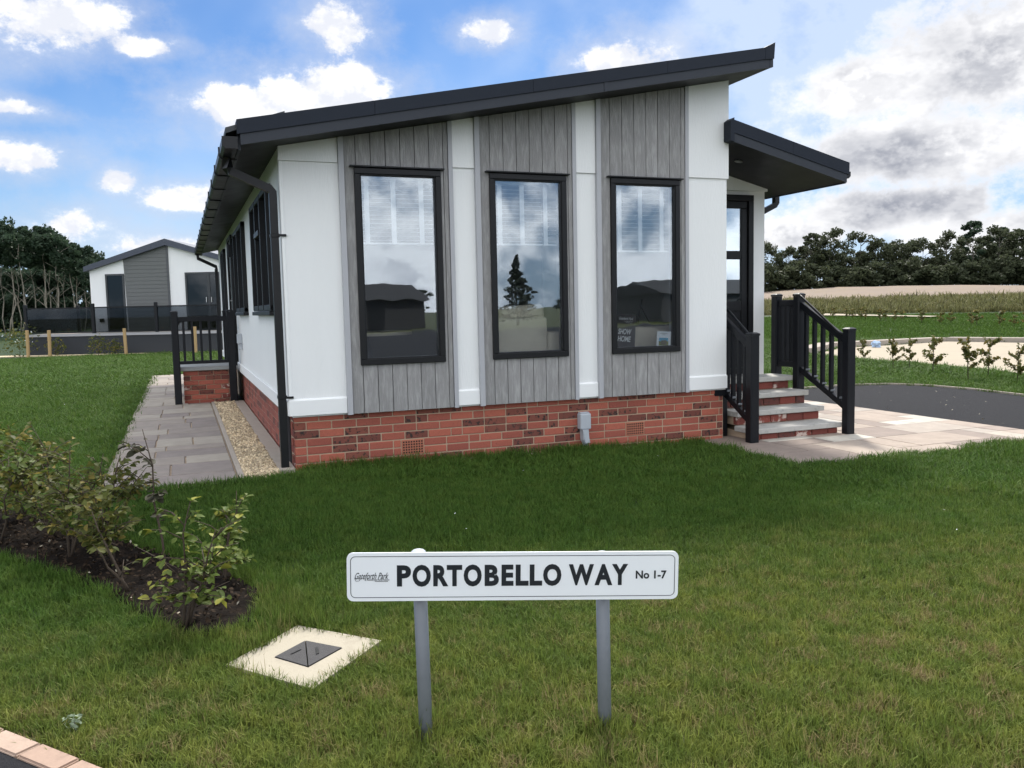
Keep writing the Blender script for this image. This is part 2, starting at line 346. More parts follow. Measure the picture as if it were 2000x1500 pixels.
def text_mesh(txt, size, width=None, height=None, shear=0., off=0., extrude=.0006, align='CENTER', space=1.):
    cu = bpy.data.curves.new('txt', 'FONT'); cu.body = txt; cu.size = size; cu.shear = shear; cu.offset = off; cu.extrude = extrude; cu.align_x = align; cu.space_character = space; cu.resolution_u = 4
    o = bpy.data.objects.new('txt', cu); C.objects.link(o); dg = bpy.context.evaluated_depsgraph_get(); dg.update()
    me = bpy.data.meshes.new_from_object(o.evaluated_get(dg)); bpy.data.objects.remove(o); me.materials.clear()
    v = np.empty(len(me.vertices)*3, np.float32); me.vertices.foreach_get('co', v); v = v.reshape(-1, 3)
    lo, hi = v.min(0), v.max(0)
    v[:, 0] -= (lo[0]+hi[0])/2; v[:, 1] -= (lo[1]+hi[1])/2
    if width: v[:, 0] *= width/(hi[0]-lo[0])
    if height: v[:, 1] *= height/(hi[1]-lo[1])
    # stand it up: x stays, y -> z, z -> -y
    v = np.stack([v[:, 0], -v[:, 2], v[:, 1]], 1)
    me.vertices.foreach_set('co', v.ravel()); me.update(); return me

# ------------------------------------------------------------------ terrain
def rise(u):
    return np.interp(u, [24, 40, 55, 78, 95, 130], [0, .25, .6, 1.6, 2.6, 3.2])
def zg(x, y):
    x = np.asarray(x, float); y = np.asarray(y, float)
    return -.019*np.clip(x, 0, 4.5)+rise(x*.766+y*.643)
def axis_pts(lo, hi):
    a = list(np.arange(-12, 14.01, .5)); s = .5
    x = 14.
    while x < hi: s *= 1.12; x += s; a.append(x)
    s = .5; x = -12.
    while x > lo: s *= 1.12; x -= s; a.insert(0, x)
    return np.array(a)
gx, gy = axis_pts(-1500, 1500), axis_pts(-1500, 1500)
GX, GY = np.meshgrid(gx, gy, indexing='ij')
GZ = zg(GX, GY)+.012*np.sin(GX*1.7+GY*.6)*np.sin(GY*1.3-GX*.4)*(GY < -.6)*(GX < 13) - .012
V = np.stack([GX, GY, GZ], -1).reshape(-1, 3); ny = len(gy); ii = (np.arange(len(gx)-1)[:, None]*ny+np.arange(ny-1)[None]).ravel()
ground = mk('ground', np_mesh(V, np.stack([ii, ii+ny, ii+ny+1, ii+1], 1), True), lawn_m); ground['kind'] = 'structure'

def sheet(name, poly, m, dz, res=None):
    bm = bmesh.new(); vs = [bm.verts.new((x, y, float(zg(x, y))+dz)) for x, y in poly]; f = bm.faces.new(vs)
    if f.normal.z < 0: f.normal_flip()
    bm.normal_update()
    if bm.faces[:][0].normal.z < 0: bmesh.ops.reverse_faces(bm, faces=bm.faces[:])
    o = mk(name, bm_me(bm), m); o['kind'] = 'structure'; return o
# road at lower left with its pink block kerb
kd = np.array([.63, -.776]); kn = np.array([-.776, -.63]); k0 = np.array([-1.507, -4.419])
def kp(t, w): q = k0+kd*t+kn*w+kn*.018*(t-.3)**2*.6; return (float(q[0]), float(q[1]))
road = sheet('road', [kp(t, .085) for t in np.arange(-6, 9, .5)]+[kp(9, 6), kp(-6, 6)], tarmac_m, .016)
kerb = mk('kerb', np_mesh([(0, 0, -.3), (.01, 0, -.3), (0, .01, -.3)], [(0, 1, 2)]), mortar_m)
bm = bmesh.new()
for t in np.arange(-6, 9, .25):
    add_prism(bm, [kp(t, .008), kp(t+.25, .008), kp(t+.25, .09), kp(t, .09)], 'z', -.1, .012)
kerb.data = bm_me(bm); kerb.data.materials.append(mortar_m); kerb['kind'] = 'structure'
for i, t in enumerate(np.arange(-1.6, 2.4, .205)):
    a, b, c_, d = kp(t+.004, 0), kp(t+.199, 0), kp(t+.199, .086), kp(t+.004, .086)
    bm = bmesh.new(); add_prism(bm, [a, b, c_, d], 'z', -.08, .026+.003*random.random()); bmesh.ops.bevel(bm, geom=bm.edges[:], offset=.006, segments=2, affect='EDGES')
    mk('kerb_block', bm_me(bm), kerb_m, kerb)

side_road = sheet('side_road', [(6, -11.5), (60, -16), (60, -46), (-8, -46), (-8, -16), (-1, -11.5)], tarmac_m, .004)  # unseen tarmac behind the viewpoint, spread wide to darken the window reflections
# planting bed
bedp = [(-.88, -3.90), (-1.06, -3.55), (-1.33, -2.92), (-1.65, -2.42), (-1.98, -1.95), (-2.75, -.75), (-3.4, .3), (-2.85, .5), (-2.3, -.4), (-1.75, -1.2), (-1.3, -1.95), (-.98, -2.5), (-.70, -2.95), (-.54, -3.4), (-.58, -3.72), (-.70, -3.9)]
def inpoly(x, y, poly):
    x = np.asarray(x); y = np.asarray(y); c = np.zeros(x.shape, bool); m_ = len(poly)
    for i in range(m_):
        x1, y1 = poly[i]; x2, y2 = poly[(i+1) % m_]
        with np.errstate(divide='ignore', invalid='ignore'):
            c ^= ((y1 > y) != (y2 > y)) & (x < (x2-x1)*(y-y1)/(y2-y1+1e-12)+x1)
    return c
bx = np.arange(-3.6, -.3, .035); by = np.arange(-4.1, .7, .035); BX, BY = np.meshgrid(bx, by, indexing='ij')
ins = inpoly(BX, BY, bedp); hz_ = np.where(ins, .012+.035*rng.random(BX.shape), -.05)
V = np.stack([BX+rng.normal(0, .006, BX.shape), BY+rng.normal(0, .006, BX.shape), hz_], -1).reshape(-1, 3); nb = len(by)
ii = (np.arange(len(bx)-1)[:, None]*nb+np.arange(nb-1)[None]).ravel(); F = np.stack([ii, ii+nb, ii+nb+1, ii+1], 1)
F = F[ins.ravel()[F].any(1)]
bed = mk('planting_bed', np_mesh(V, F), soil_m); bed['kind'] = 'structure'

# side path with slabs, gravel strip and edging
path = mk('path', None or bm_me((lambda b: (add_box(b, -1.55, -.475, -.35, 13.7, -.1, .006), b)[1])(bmesh.new())), mortar_m); path['kind'] = 'structure'
y = -.28; row = 0
while y < 13.6:
    d = random.choice([.3, .44, .44, .58]); splits = random.choice([[.62], [.5], [.35, .7], [.55], [.45]]) if row % 3 else [random.choice([.36, .64])]
    xs = [-1.545]+[-1.545+1.065*s_ for s_ in splits]+[-.48]
    for a, b in zip(xs, xs[1:]):
        g = .007 if y < 5 else .005
        box('paving_slab', a+g, b-g, y+g, min(y+d, 13.68)-g, -.02, .022+random.uniform(-.003, .003), path_m, path, .006)
    y += d; row += 1
edg = mk('path_edging', bm_me((lambda b: (add_box(b, -.472, -.425, -.3, 6.4, -.1, .035, .006), add_box(b, -.13, .02, -.06, 6.4, -.1, .03, .01), b)[2])(bmesh.new())), edging_m); edg['kind'] = 'structure'
gbase = box('gravel_bed', -.424, -.131, -.25, 6.4, -.1, .004, edging_m); gbase['kind'] = 'structure'

# front patio
patio = mk('patio', bm_me((lambda b: (add_box(b, 4.22, 7.74, -1.62, 3.4, -.2, -.075), b)[1])(bmesh.new())), mortar_m); patio['kind'] = 'structure'
cells = np.zeros((12, 17), int)
for i in range(12):
    for j in range(17):
        if cells[i, j]: continue
        w, h = random.choice([(2, 1), (1, 2), (2, 2), (3, 2), (2, 3), (1, 1)])
        w = min(w, 12-i); h = min(h, 17-j)
        while cells[i:i+w, j:j+h].any():
            if w > 1: w -= 1
            else: h -= 1
        cells[i:i+w, j:j+h] = 1
        x0, y0 = 4.23+i*.2925, -1.61+j*.294
        box('paving_slab', x0+.004, x0+w*.2925-.004, y0+.004, y0+h*.294-.004, -.12, -.062+random.uniform(-.002, .002), patio_m, patio, .005)
# driveway
dpts = [(7.75, -4.0), (7.75, 3.2), (8.3, 3.75), (9.1, 3.86), (9.92, 3.84), (10.55, 3.62), (10.85, 3.1), (10.9, 2.2), (10.75, 1.2), (10.6, -.5), (10.6, -4)]
drive = sheet('driveway', dpts, tarmac_m, .016)
bm = bmesh.new()
for a, b in zip(dpts[1:-1], dpts[2:]):
    av, bv = Vector((*a, 0)), Vector((*b, 0)); d = (bv-av).normalized(); nn = Vector((d.y, -d.x, 0))*-.05
    q = [av, bv, bv+nn, av+nn]; add_prism(bm, [(p.x, p.y) for p in q], 'z', -.2, -.045)
ded = mk('driveway_edging', bm_me(bm), edging_m); ded['kind'] = 'structure'
# concrete base for the next plot, far strip, sandy bank
pad = sheet('base_pad', [(13.7, 2.2), (14.6, 5.4), (14.85, 6.9), (15.1, 8.8), (15.6, 11.2), (18.2, 13.2), (20.9, 13.3), (23, 13.4), (24, 11), (24, 2)], pad_m, .02)
bm = bmesh.new()
q = [(15.6, 11.3), (18.2, 13.3), (20.9, 13.45), (23.1, 13.5), (24.2, 11)]
for a, b in zip(q, q[1:]):
    av, bv = Vector((*a, 0)), Vector((*b, 0)); d = (bv-av).normalized(); nn = Vector((-d.y, d.x, 0))*.5
    p_ = [av, bv, bv+nn, av+nn]; add_prism(bm, [(p.x, p.y) for p in p_], 'z', -.2, .10)
pe = mk('pad_edging', bm_me(bm), edging_m); pe['kind'] = 'structure'
strip = sheet('far_track', [(36.5, 37.5), (39.0, 37.0), (38.6, 32.0), (38.6, 27.6), (37.6, 27.4), (37.4, 32.0)], pad_m, .12)
def bank_z(x, y): return zg(x, y)
uu = np.arange(66, 97, 1.5); vv = np.arange(-70, 90, 3.); UU, VV = np.meshgrid(uu, vv, indexing='ij')
SX = UU*.766-VV*.643; SY = UU*.643+VV*.766
SZ = zg(SX, SY)+.10+.35*np.sin(VV*.11+1)*np.clip((UU-72)/16, 0, 1)+rng.normal(0, .04, UU.shape); SZ[0, :] -= .5; SZ[-1, :] -= .8
nv = len(vv); ii = (np.arange(len(uu)-1)[:, None]*nv+np.arange(nv-1)[None]).ravel()
bank = mk('sandy_bank', np_mesh(np.stack([SX, SY, SZ], -1).reshape(-1, 3), np.stack([ii, ii+nv, ii+nv+1, ii+1], 1), True), sand_m); bank['kind'] = 'structure'
#@@HOUSE
# ------------------------------------------------------------------ the show home
H = thing('park_home', 'white and grey single-storey park home with sloping dark roof on red brick base', 'house', (2.3, 0, 0))
ZW, ZST = .488, 2.701
zs = lambda x: 2.822+.194*x            # soffit line on the front wall
PAN = [(.498, 1.548), (1.763, 2.810), (3.028, 4.095)]
WIN = [(.632, 1.428), (1.902, 2.696), (3.184, 3.980)]; WZ0, WZ1 = .910, 2.660
XR, XO, YD, YB = 4.58, 5.83, .90, 12.2
# wall core (front with three openings, sides, recessed porch wall, back)
bm = bmesh.new()
edges = [0.02]+[v for a, b in WIN for v in (a+.02, b-.02)]+[XR]
for i in range(0, len(edges), 2):
    a, b = edges[i], edges[i+1]; add_prism(bm, [(a, .47), (b, .47), (b, zs(b)+.02), (a, zs(a)+.02)], 'y', .004, .13)
for a, b in WIN:
    a += .02; b -= .02
    add_prism(bm, [(a, .47), (b, .47), (b, WZ0+.02), (a, WZ0+.02)], 'y', .004, .13); add_prism(bm, [(a, WZ1-.02), (b, WZ1-.02), (b, zs(b)+.02), (a, zs(a)+.02)], 'y', .004, .13)
mk('wall_core', bm_me(bm), white_m, H)
SW = [(.78, 2.75), (4.25, 6.05), (9.2, 10.3)]       # side windows (y range)
SZ0, SZ1 = 1.42, 2.62
bm = bmesh.new()
ys = [.0]+[v for a, b in SW for v in (a, b)]+[YB]
for i in range(0, len(ys), 2): add_box(bm, .0, .12, ys[i] if i else .131, ys[i+1], ZW, 2.84)
for a, b in SW: add_box(bm, .0, .12, a, b, ZW, SZ0); add_box(bm, .0, .12, a, b, SZ1, 2.84)
mk('side_wall', bm_me(bm), white_m, H)
box('side_wall_skirting', -.022, -.002, .0, YB, ZW-.004, ZW+.13, white_t, H, .006)
prism('gable_wall', [(.1, ZW), (XO, ZW), (XO, 2.9), (XR, 3.2), (XR, zs(XR)), (.1, zs(.1))], 'y', YB-.12, YB, white_m, H)
prism('recess_wall', [(XR-.1, .47), (XO, .47), (XO, 2.86), (XR-.1, 3.12)], 'y', YD+.06, YD+.16, white_m, H)
box('return_wall', XR-.10, XR-.002, .131, YD+.06, -.1, zs(XR)+.0, white_m, H)
box('right_wall', XO-.12, XO-.004, YD+.161, YB, -.1, 2.72, white_m, H)
box('clerestory_wall', XR-.10, XR-.004, YD+.17, YB-.13, 2.9, zs(XR), white_m, H)
# white panels, skirting and head boards between the grey bays
WS = [(0, .498), (1.548, 1.763), (2.810, 3.028), (4.095, XR)]
for i, (a, b) in enumerate(WS):
    box('white_panel', a, b, -.014, .002, ZW+.13, ZST-.002, white_m, H)
    prism('skirting_board', [(-.034, ZW), (.002, ZW), (.002, ZW+.150), (-.016, ZW+.148), (-.034, ZW+.132)], 'x', a-(.012 if i == 0 else -.002), b-.002, white_t, H)
    aa, bb = a-(.010 if i == 0 else -.003), b-.003+(.016 if i == 3 else 0)
    prism('head_board', [(aa, ZST), (bb, ZST), (bb, zs(bb)-.002), (aa, zs(aa)-.002)], 'y', -.032, .002, white_m, H)
box('corner_trim', -.008, .020, -.020, .03, ZW+.13, ZST-.003, white_t, H, .003)
prism('corner_trim', [(XR-.03, ZW+.0), (XR+.012, ZW+.0), (XR+.012, zs(XR)-.02), (XR-.03, zs(XR)-.02)], 'y', .004, .05, white_t, H)
# grey bays: one plank after another, notched round the window
seams = [.05, .154, .289, .424, .559, .693, .828, .962, 1.007]
for (p0, p1), (w0, w1) in zip(PAN, WIN):
    k = (p1-p0)/1.05
    for a, b in zip(seams, seams[1:]):
        a, b = p0+a*k+.0032, p0+b*k-.0032; zb = ZW-.012; g = .004
        y0 = -.034-random.uniform(0, .0025)
        if b <= w0+.01 or a >= w1-.01:
            prism('cladding_board', [(a, zb), (b, zb), (b, zs(b)-.004), (a, zs(a)-.004)], 'y', y0, .002, grey_board, H)
        elif a < w0:
            c_ = w0+.012; prism('cladding_board', [(a, zb), (b, zb), (b, WZ0+.02), (c_, WZ0+.02), (c_, WZ1-.02), (b, WZ1-.02), (b, zs(b)-.004), (a, zs(a)-.004)], 'y', y0, .002, grey_board, H)
        elif b > w1:
            c_ = w1-.012; prism('cladding_board', [(a, zb), (b, zb), (b, zs(b)-.004), (a, zs(a)-.004), (a, WZ1-.02), (c_, WZ1-.02), (c_, WZ0+.02), (a, WZ0+.02)], 'y', y0, .002, grey_board, H)
        else:
            prism('cladding_board', [(a, zb), (b, zb), (b, WZ0+.02), (a, WZ0+.02)], 'y', y0, .002, grey_board, H)
            prism('cladding_board', [(a, WZ1-.02), (b, WZ1-.02), (b, zs(b)-.004), (a, zs(a)-.004)], 'y', y0, .002, grey_board, H)
    for a, b, yy in ((p0, p0+.047, -.058), (p1-.040, p1, -.044)):
        prism('bay_trim', [(a, ZW-.018), (b, ZW-.018), (b, zs(b)-.003), (a, zs(a)-.003)], 'y', yy, .002, grey_trim, H)
# the three tall windows
def ring(bm, x0, x1, z0, z1, w, ya, yb, bev=.004):
    add_box(bm, x0, x1, ya, yb, z1-w, z1, bev); add_box(bm, x0, x1, ya, yb, z0, z0+w, bev)
    add_box(bm, x0, x0+w, ya+.0015, yb, z0+w, z1-w, bev); add_box(bm, x1-w, x1, ya+.0015, yb, z0+w, z1-w, bev)
for a, b in WIN:
    bm = bmesh.new(); ring(bm, a, b, WZ0, WZ1, .052, -.062, .05); ring(bm, a+.045, b-.045, WZ0+.045, WZ1-.045, .018, -.048, .04, .003)
    wf = mk('window', bm_me(bm), frame_m, H)
    box('pane', a+.055, b-.055, -.022, -.016, WZ0+.055, WZ1-.055, glass_m, wf)
    box('head_drip', a-.04, b+.03, -.085, -.036, WZ1+.004, WZ1+.018, frame_m, wf, .002)
# soffits, fascias, roof
zf = lambda x: 2.806+.197*x
XL, XE, YF = -.335, 4.84, -.40
prism('soffit', [(XL, zs(XL)), (XE, zs(XE)), (XE, zs(XE)+.018), (XL, zs(XL)+.018)], 'y', YF+.002, YB+.3, soff, H)
rp = prism('roof', [(XL-.02, zf(XL-.02)+.04), (XE-.01, zf(XE)+.04), (XE-.01, zf(XE)+.19), (XL-.02, zf(XL-.02)+.19)], 'y', YF+.02, YB+.35, tile_m, H)
bm = bmesh.new(); xj = 2.92
for a, b, yo in ((XL-.005, xj, 0), (xj+.003, xj+.05, -.004), (xj+.053, XE-.04, 0), (XE-.037, XE, -.003)):
    add_prism(bm, [(a, zf(a)), (b, zf(b)), (b, zf(b)+.085), (a, zf(a)+.085)], 'y', YF-.03+yo, YF)
mk('fascia', bm_me(bm), anth, H)
bm = bmesh.new()
for a, b in ((XL-.03, .75), (.753, 2.2), (2.203, 3.6), (3.603, XE-.10)):
    add_prism(bm, [(a, zf(a)+.086), (b, zf(b)+.086), (b, zf(b)+.2), (a, zf(a)+.2)], 'y', YF-.042, YF+.12)
a, b = XE-.10, XE+.015; add_prism(bm, [(a, zf(a)+.086), (b-.012, zf(b)+.075), (b, zf(b)+.238), (a, zf(a)+.203)], 'y', YF-.045, YF+.12)
mk('verge_trim', bm_me(bm), anth2, H)
prism('ridge_cap', [(XE-.06, zf(XE)+.02), (XE+.012, zf(XE)+.02), (XE+.012, zf(XE)+.22), (XE-.10, zf(XE)+.2)], 'y', YF+.121, YB+.3, anth2, H)
box('eave_fascia', XL-.025, XL-.001, YF+.02, YB+.3, zf(XL)-.035, zf(XL)+.10, anth, H)
# left gutter with brackets, eave tiles
GX0, GX1 = XL-.145, XL-.028; gz = zf(XL)-.03
prism('gutter', [(GX1, gz+.085), (GX1, gz), (GX0+.02, gz), (GX0, gz+.025), (GX0, gz+.085), (GX0+.006, gz+.085), (GX0+.006, gz+.03), (GX0+.022, gz+.008), (GX1-.006, gz+.008), (GX1-.006, gz+.085)], 'y', YF-.03, YB+.3, gutter_m, H)
prism('gutter_end_cap', [(GX1, gz+.09), (GX1, gz-.004), (GX0+.018, gz-.004), (GX0-.003, gz+.022), (GX0-.003, gz+.09)], 'y', YF-.036, YF-.031, gutter_m, H)
for k in range(14): prism('gutter_bracket', [(GX1+.02, gz+.09), (GX1+.02, gz-.012), (GX0+.01, gz-.012), (GX0-.010, gz+.02), (GX0-.010, gz+.092)], 'y', YF+.45+k*.92, YF+.475+k*.92, gutter_m, H)
for k in range(39):
    y0 = YF-.02+k*.333; dz = random.uniform(-.004, .004)
    prism('eave_tile', [(XL-.115, zf(XL-.115)+.105+dz), (XL+.35, zf(XL+.35)+.19+dz), (XL+.35, zf(XL+.35)+.215+dz), (XL-.115, zf(XL-.115)+.150+dz)], 'y', y0+.004, y0+.329, tile_m, H)
# left downpipes
dp = [(XL-.09, .02, gz+.02), (XL-.09, .02, gz-.085), (XL-.07, .035, gz-.11), (-.085, .045, gz-.245), (-.062, .045, gz-.275), (-.062, .045, gz-.34), (-.062, .045, .0)]
tube('downpipe', dp, .033, gutter_m, H, square=True)
for z_ in (2.05, .64): box('pipe_clip', -.10, -.02, .004, .086, z_, z_+.03, gutter_m, H, .003); box('pipe_clip', -.03, .03, -.036, -.02, z_+.004, z_+.024, gutter_m, H, .002)
tube('downpipe', [(XL-.09, YB-.1, gz), (XL-.09, YB-.1, gz-.09), (-.06, YB-.08, gz-.27), (-.06, YB-.08, gz-.33), (-.06, YB-.08, 0)], .033, gutter_m, H, square=True)
# side windows and side door
for i, (a, b) in enumerate(SW):
    bm = bmesh.new(); w = .06
    add_box(bm, -.05, .06, a, b, SZ1-w, SZ1, .004); add_box(bm, -.05, .06, a, b, SZ0, SZ0+w, .004)
    mull = [a, b-w]+([a+(b-a)*.36, a+(b-a)*.66] if i == 0 else [(a+b)/2])
    for q in mull: add_box(bm, -.056, .058, q, q+w, SZ0+.01, SZ1-.01, .004)
    if i == 0: add_box(bm, -.07, .05, a+(b-a)*.36+w, a+(b-a)*.66, SZ0+.78, SZ0+.84, .004)
    wf = mk('window', bm_me(bm), frame_m, H)
    box('pane', .0, .006, a+.03, b-.03, SZ0+.03, SZ1-.03, dglass_m, wf)
    box('sill', -.068, -.0, a-.03, b+.03, SZ0-.045, SZ0-.003, frame_m, wf, .004)
dr = box('door', -.012, .05, 6.95, 7.8, .56, 2.62, frame_m, H, .006)
bm = bmesh.new(); add_box(bm, -.05, -.013, 6.87, 6.95, .56, 2.68, .004); add_box(bm, -.05, -.013, 7.8, 7.88, .56, 2.68, .004); add_box(bm, -.048, -.013, 6.95, 7.8, 2.62, 2.68, .004)
mk('door_frame', bm_me(bm), frame_m, dr)
tube('handle', [(-.013, 7.02, 1.62), (-.06, 7.02, 1.62), (-.06, 7.13, 1.62)], .009, silver_m, dr)
bm = bmesh.new(); add_box(bm, -.10, -.03, 6.60, 6.66, 2.30, 2.50, .01); add_box(bm, -.05, .0, 6.615, 6.645, 2.36, 2.42)
mk('wall_lamp', bm_me(bm), black_m, H)
bm = bmesh.new(); add_box(bm, -.075, -.0, 5.75, 5.87, .95, 1.10, .008); add_box(bm, -.055, -.0, 5.77, 5.85, .86, .95, .008)
mk('socket_box', bm_me(bm), box_m, H)
bm = bmesh.new(); add_box(bm, .0, .03, .32, 1.02, -.02, ZW-.02, .004)
for q in range(4): add_box(bm, -.008, .0, .36, .98, .03+q*.105, .115+q*.105, .004)
mk('access_panel', bm_me(bm), mat('dark_grey_panel', (.05, .055, .065), .5, .05, 5), H)
# brick base: every front brick its own piece
prism('mortar_wall', [(.036, -.15), (XR-.01, -.15), (XR-.01, ZW+.0), (.036, ZW+.0)], 'y', .0355, .13, mortar_m, H)
AIR = [(1.000, 1.210), (3.375, 3.585)]; AZ = (.045, .195)
bmh = {}
def brick_mesh(L, h=.065, d=.07):
    key = (round(L, 3), round(h, 3))
    if key not in bmh:
        bm = bmesh.new(); add_box(bm, 0, L, 0, d, 0, h, .0045); bmh[key] = bm_me(bm)
    return bmh[key]
def lay(x0, y0, z0, L, m, parent, h=.065, axis='x', d=.07):
    o = mk('brick', brick_mesh(L, h, d), m, parent); base = Vector((x0, y0, z0))
    if axis == 'y': o.rotation_euler = (0, 0, math.pi/2); base = Vector((x0+d, y0, z0))
    o.location = o.location+base; return o
HB = H
for c_ in range(8):
    ztop = .42+.075*(1-c_)-.005 if c_ else ZW-.004
    z0 = .42-.075*c_+.005; hh = .065 if c_ else ZW-.004-z0
    if z0 < -.14: break
    x = .028; first = True
    segs = [(.028, XR-.015)]
    if AZ[0]-.01 < z0 < AZ[1]: segs = [(.028, AIR[0][0]-.008), (AIR[0][1]+.008, AIR[1][0]-.008), (AIR[1][1]+.008, XR-.015)]
    for s0, s1 in segs:
        x = s0
        if s0 < .1 and c_ % 2: L = .102; lay(x, .03, z0, L, brick_m, HB, hh); x += L+.010
        while x < s1-.02:
            L = .215 if random.random() > .12 else .102
            if x+L > s1-.05: L = s1-x
            if L > .26: L = .215
            lay(x, .03+random.uniform(-.002, .002), z0, round(L, 3), brick_m, HB, hh); x += L+.010
airm = mat('terracotta_air_brick', (.42, .15, .09), .85, .06, 20); hole_m = mat('air_brick_hole', (.03, .012, .01), .9, .02, 10)
for a, b in AIR:
    ab = box('air_brick', a, b, .026, .038, AZ[0]+.005, AZ[1]-.005, airm, H, .003)
    bm = bmesh.new()
    for i in range(8):
        for j in range(5):
            cx, cz = a+.018+i*(b-a-.036)/7, AZ[0]+.026+j*.0245; add_box(bm, cx-.0075, cx+.0075, .0245, .027, cz-.0075, cz+.0075)
    mk('vent_holes', bm_me(bm), hole_m, ab)
# side bricks are only a few pixels wide each
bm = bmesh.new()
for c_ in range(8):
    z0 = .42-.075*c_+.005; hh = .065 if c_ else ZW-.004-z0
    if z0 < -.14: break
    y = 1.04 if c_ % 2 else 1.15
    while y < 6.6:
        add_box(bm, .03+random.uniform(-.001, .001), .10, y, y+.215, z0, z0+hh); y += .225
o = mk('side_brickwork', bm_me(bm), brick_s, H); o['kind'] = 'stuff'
for c_ in range(8):
    z0 = .42-.075*c_+.005; hh = .065 if c_ else ZW-.004-z0
    if z0 < -.14: break
    lay(.03, .102 if c_ % 2 == 0 else .102, z0, .102 if c_ % 2 else .21, brick_d, H, hh, 'y', .06)
box('side_mortar', .0345, .11, .14, 12.0, -.15, ZW-.002, mortar_m, H)
box('footing', .2, XR, -.045, .04, -.2, .0, edging_m, H, .01).rotation_euler = (0, R(1.0), 0)
# porch roof on the right
zp = lambda x: 3.075-.245*(x-4.53)
PL, PR, PY = 4.53, 6.09, -.12
prism('porch_soffit', [(XR+.014, zp(XR)+.012), (PR-.01, zp(PR)+.012), (PR-.01, zp(PR)+.03), (XR+.014, zp(XR)+.03)], 'y', PY+.0, YB+.2, soff, H)
prism('porch_roof', [(XR+.014, zp(XR)+.05), (PR, zp(PR)+.05), (PR, zp(PR)+.21), (XR+.014, zp(XR)+.21)], 'y', PY+.02, YB+.2, tile_m, H)
prism('porch_fascia', [(PL+.05, zp(PL+.05)), (PR-.015, zp(PR-.015)), (PR-.015, zp(PR-.015)+.09), (PL+.05, zp(PL+.05)+.09)], 'y', PY-.022, PY, anth, H)
bm = bmesh.new()
for a, b in ((PL+.03, 5.33), (5.333, PR+.01)): add_prism(bm, [(a, zp(a)+.091), (b, zp(b)+.091), (b, zp(b)+.222), (a, zp(a)+.222)], 'y', PY-.032, PY+.1)
add_prism(bm, [(PL, zp(PL)), (PL+.05, zp(PL+.05)+.0), (PL+.045, zp(PL)+.232), (PL, zp(PL)+.20)], 'y', PY-.036, PY+.085)
mk('porch_verge', bm_me(bm), anth2, H)
box('porch_eave_fascia', PR-.012, PR+.01, PY+.02, YB+.2, zp(PR)+.0, zp(PR)+.1, anth, H)
prism('porch_gutter', [(PR+.012, zp(PR)+.14), (PR+.012, zp(PR)+.065), (PR+.09, zp(PR)+.065), (PR+.115, zp(PR)+.09), (PR+.115, zp(PR)+.14)], 'y', PY+.06, YB+.2, gutter_m, H)
tube('porch_downpipe', [(PR+.06, 1.15, zp(PR)+.06), (PR+.06, 1.15, zp(PR)-.06), (PR+.04, 1.15, zp(PR)-.09), (XO+.05, 1.17, zp(PR)-.21), (XO+.05, 1.17, zp(PR)-.28), (XO+.05, 1.17, -.1)], .032, gutter_m, H, square=True)
bm = bmesh.new(); bmesh.ops.create_cone(bm, cap_ends=True, segments=16, radius1=.045, radius2=.04, depth=.012, matrix=Matrix.Translation((5.0, .35, zp(5.0)+.004)) @ Matrix.Rotation(math.atan(.245), 4, 'Y'))
mk('downlight', bm_me(bm), silver_m, H)
prism('porch_head_board', [(XR+.0, 2.735), (XO+.018, 2.735), (XO+.018, zp(XO)+.01), (XR+.0, zp(XR)+.01)], 'y', YD+.025, YD+.058, white_m, H)
# front door
D0, D1, DZ0, DZ1 = 4.66, 5.62, .54, 2.68
bm = bmesh.new(); ring(bm, D0, D1, DZ0, DZ1, .07, YD-.015, YD+.058)
fd = mk('front_door', bm_me(bm), frame_m, H)
bm = bmesh.new(); ring(bm, D0+.072, D1-.072, DZ0+.072, DZ1-.072, .085, YD+.012, YD+.055, .006)
add_box(bm, D0+.157, D1-.157, YD+.014, YD+.055, 1.92, 2.02, .006); add_box(bm, D0+.157, D1-.157, YD+.014, YD+.055, 1.30, 1.42, .006); add_box(bm, D0+.157, D1-.157, YD+.03, YD+.05, DZ0+.157, 1.30)
mk('door_leaf', bm_me(bm), frame_m, fd)
for a, b in ((2.02, DZ1-.157), (1.42, 1.92)): box('pane', D0+.15, D1-.15, YD+.036, YD+.042, a-.005, b+.005, glass_mat('frosted_door_glass', .45, (.55, .6, .6)), fd)
box('letter_plate', D0+.25, D0+.55, YD+.006, YD+.013, 1.335, 1.385, silver_m, fd, .004)
# room behind the glass
bm = bmesh.new(); rx0, rx1, ry1 = .13, XR-.12, 4.6
add_box(bm, rx0, rx1, ry1, ry1+.1, .5, 3.3); add_box(bm, rx0-.005, rx0+.01, .14, .70, .5, 2.8); add_box(bm, rx0-.005, rx0+.01, 2.8, ry1, .5, 2.8)
mk('room_wall', bm_me(bm), room_m, H)
box('room_floor', rx0, rx1, .131, ry1, .46, .52, roomf_m, H)
prism('room_ceiling', [(rx0, 2.78), (rx1, 3.45), (rx1, 3.5), (rx0, 2.83)], 'y', .131, ry1, room_m, H)
# grey service box on the brickwork
sb = thing('service_box', 'light grey plastic service box with conduit on the red brick base', 'utility box', (2.87, -.05, -.05))
bm = bmesh.new(); add_box(bm, 2.812, 2.932, -.055, .028, .165, .325, .012, seg=2); mk('box', bm_me(bm), box_m, sb)
box('lid_rim', 2.822, 2.922, -.035, .02, .3265, .337, box_m, sb, .003)
tube('conduit', [(2.872, -.012, .163), (2.872, -.014, .13), (2.872, -.025, .06), (2.872, -.03, -.09)], .034, box_m, sb, square=True)
tube('conduit_offset', [(2.862, -.05, .160), (2.885, -.058, .03)], .024, box_m, sb, square=True)
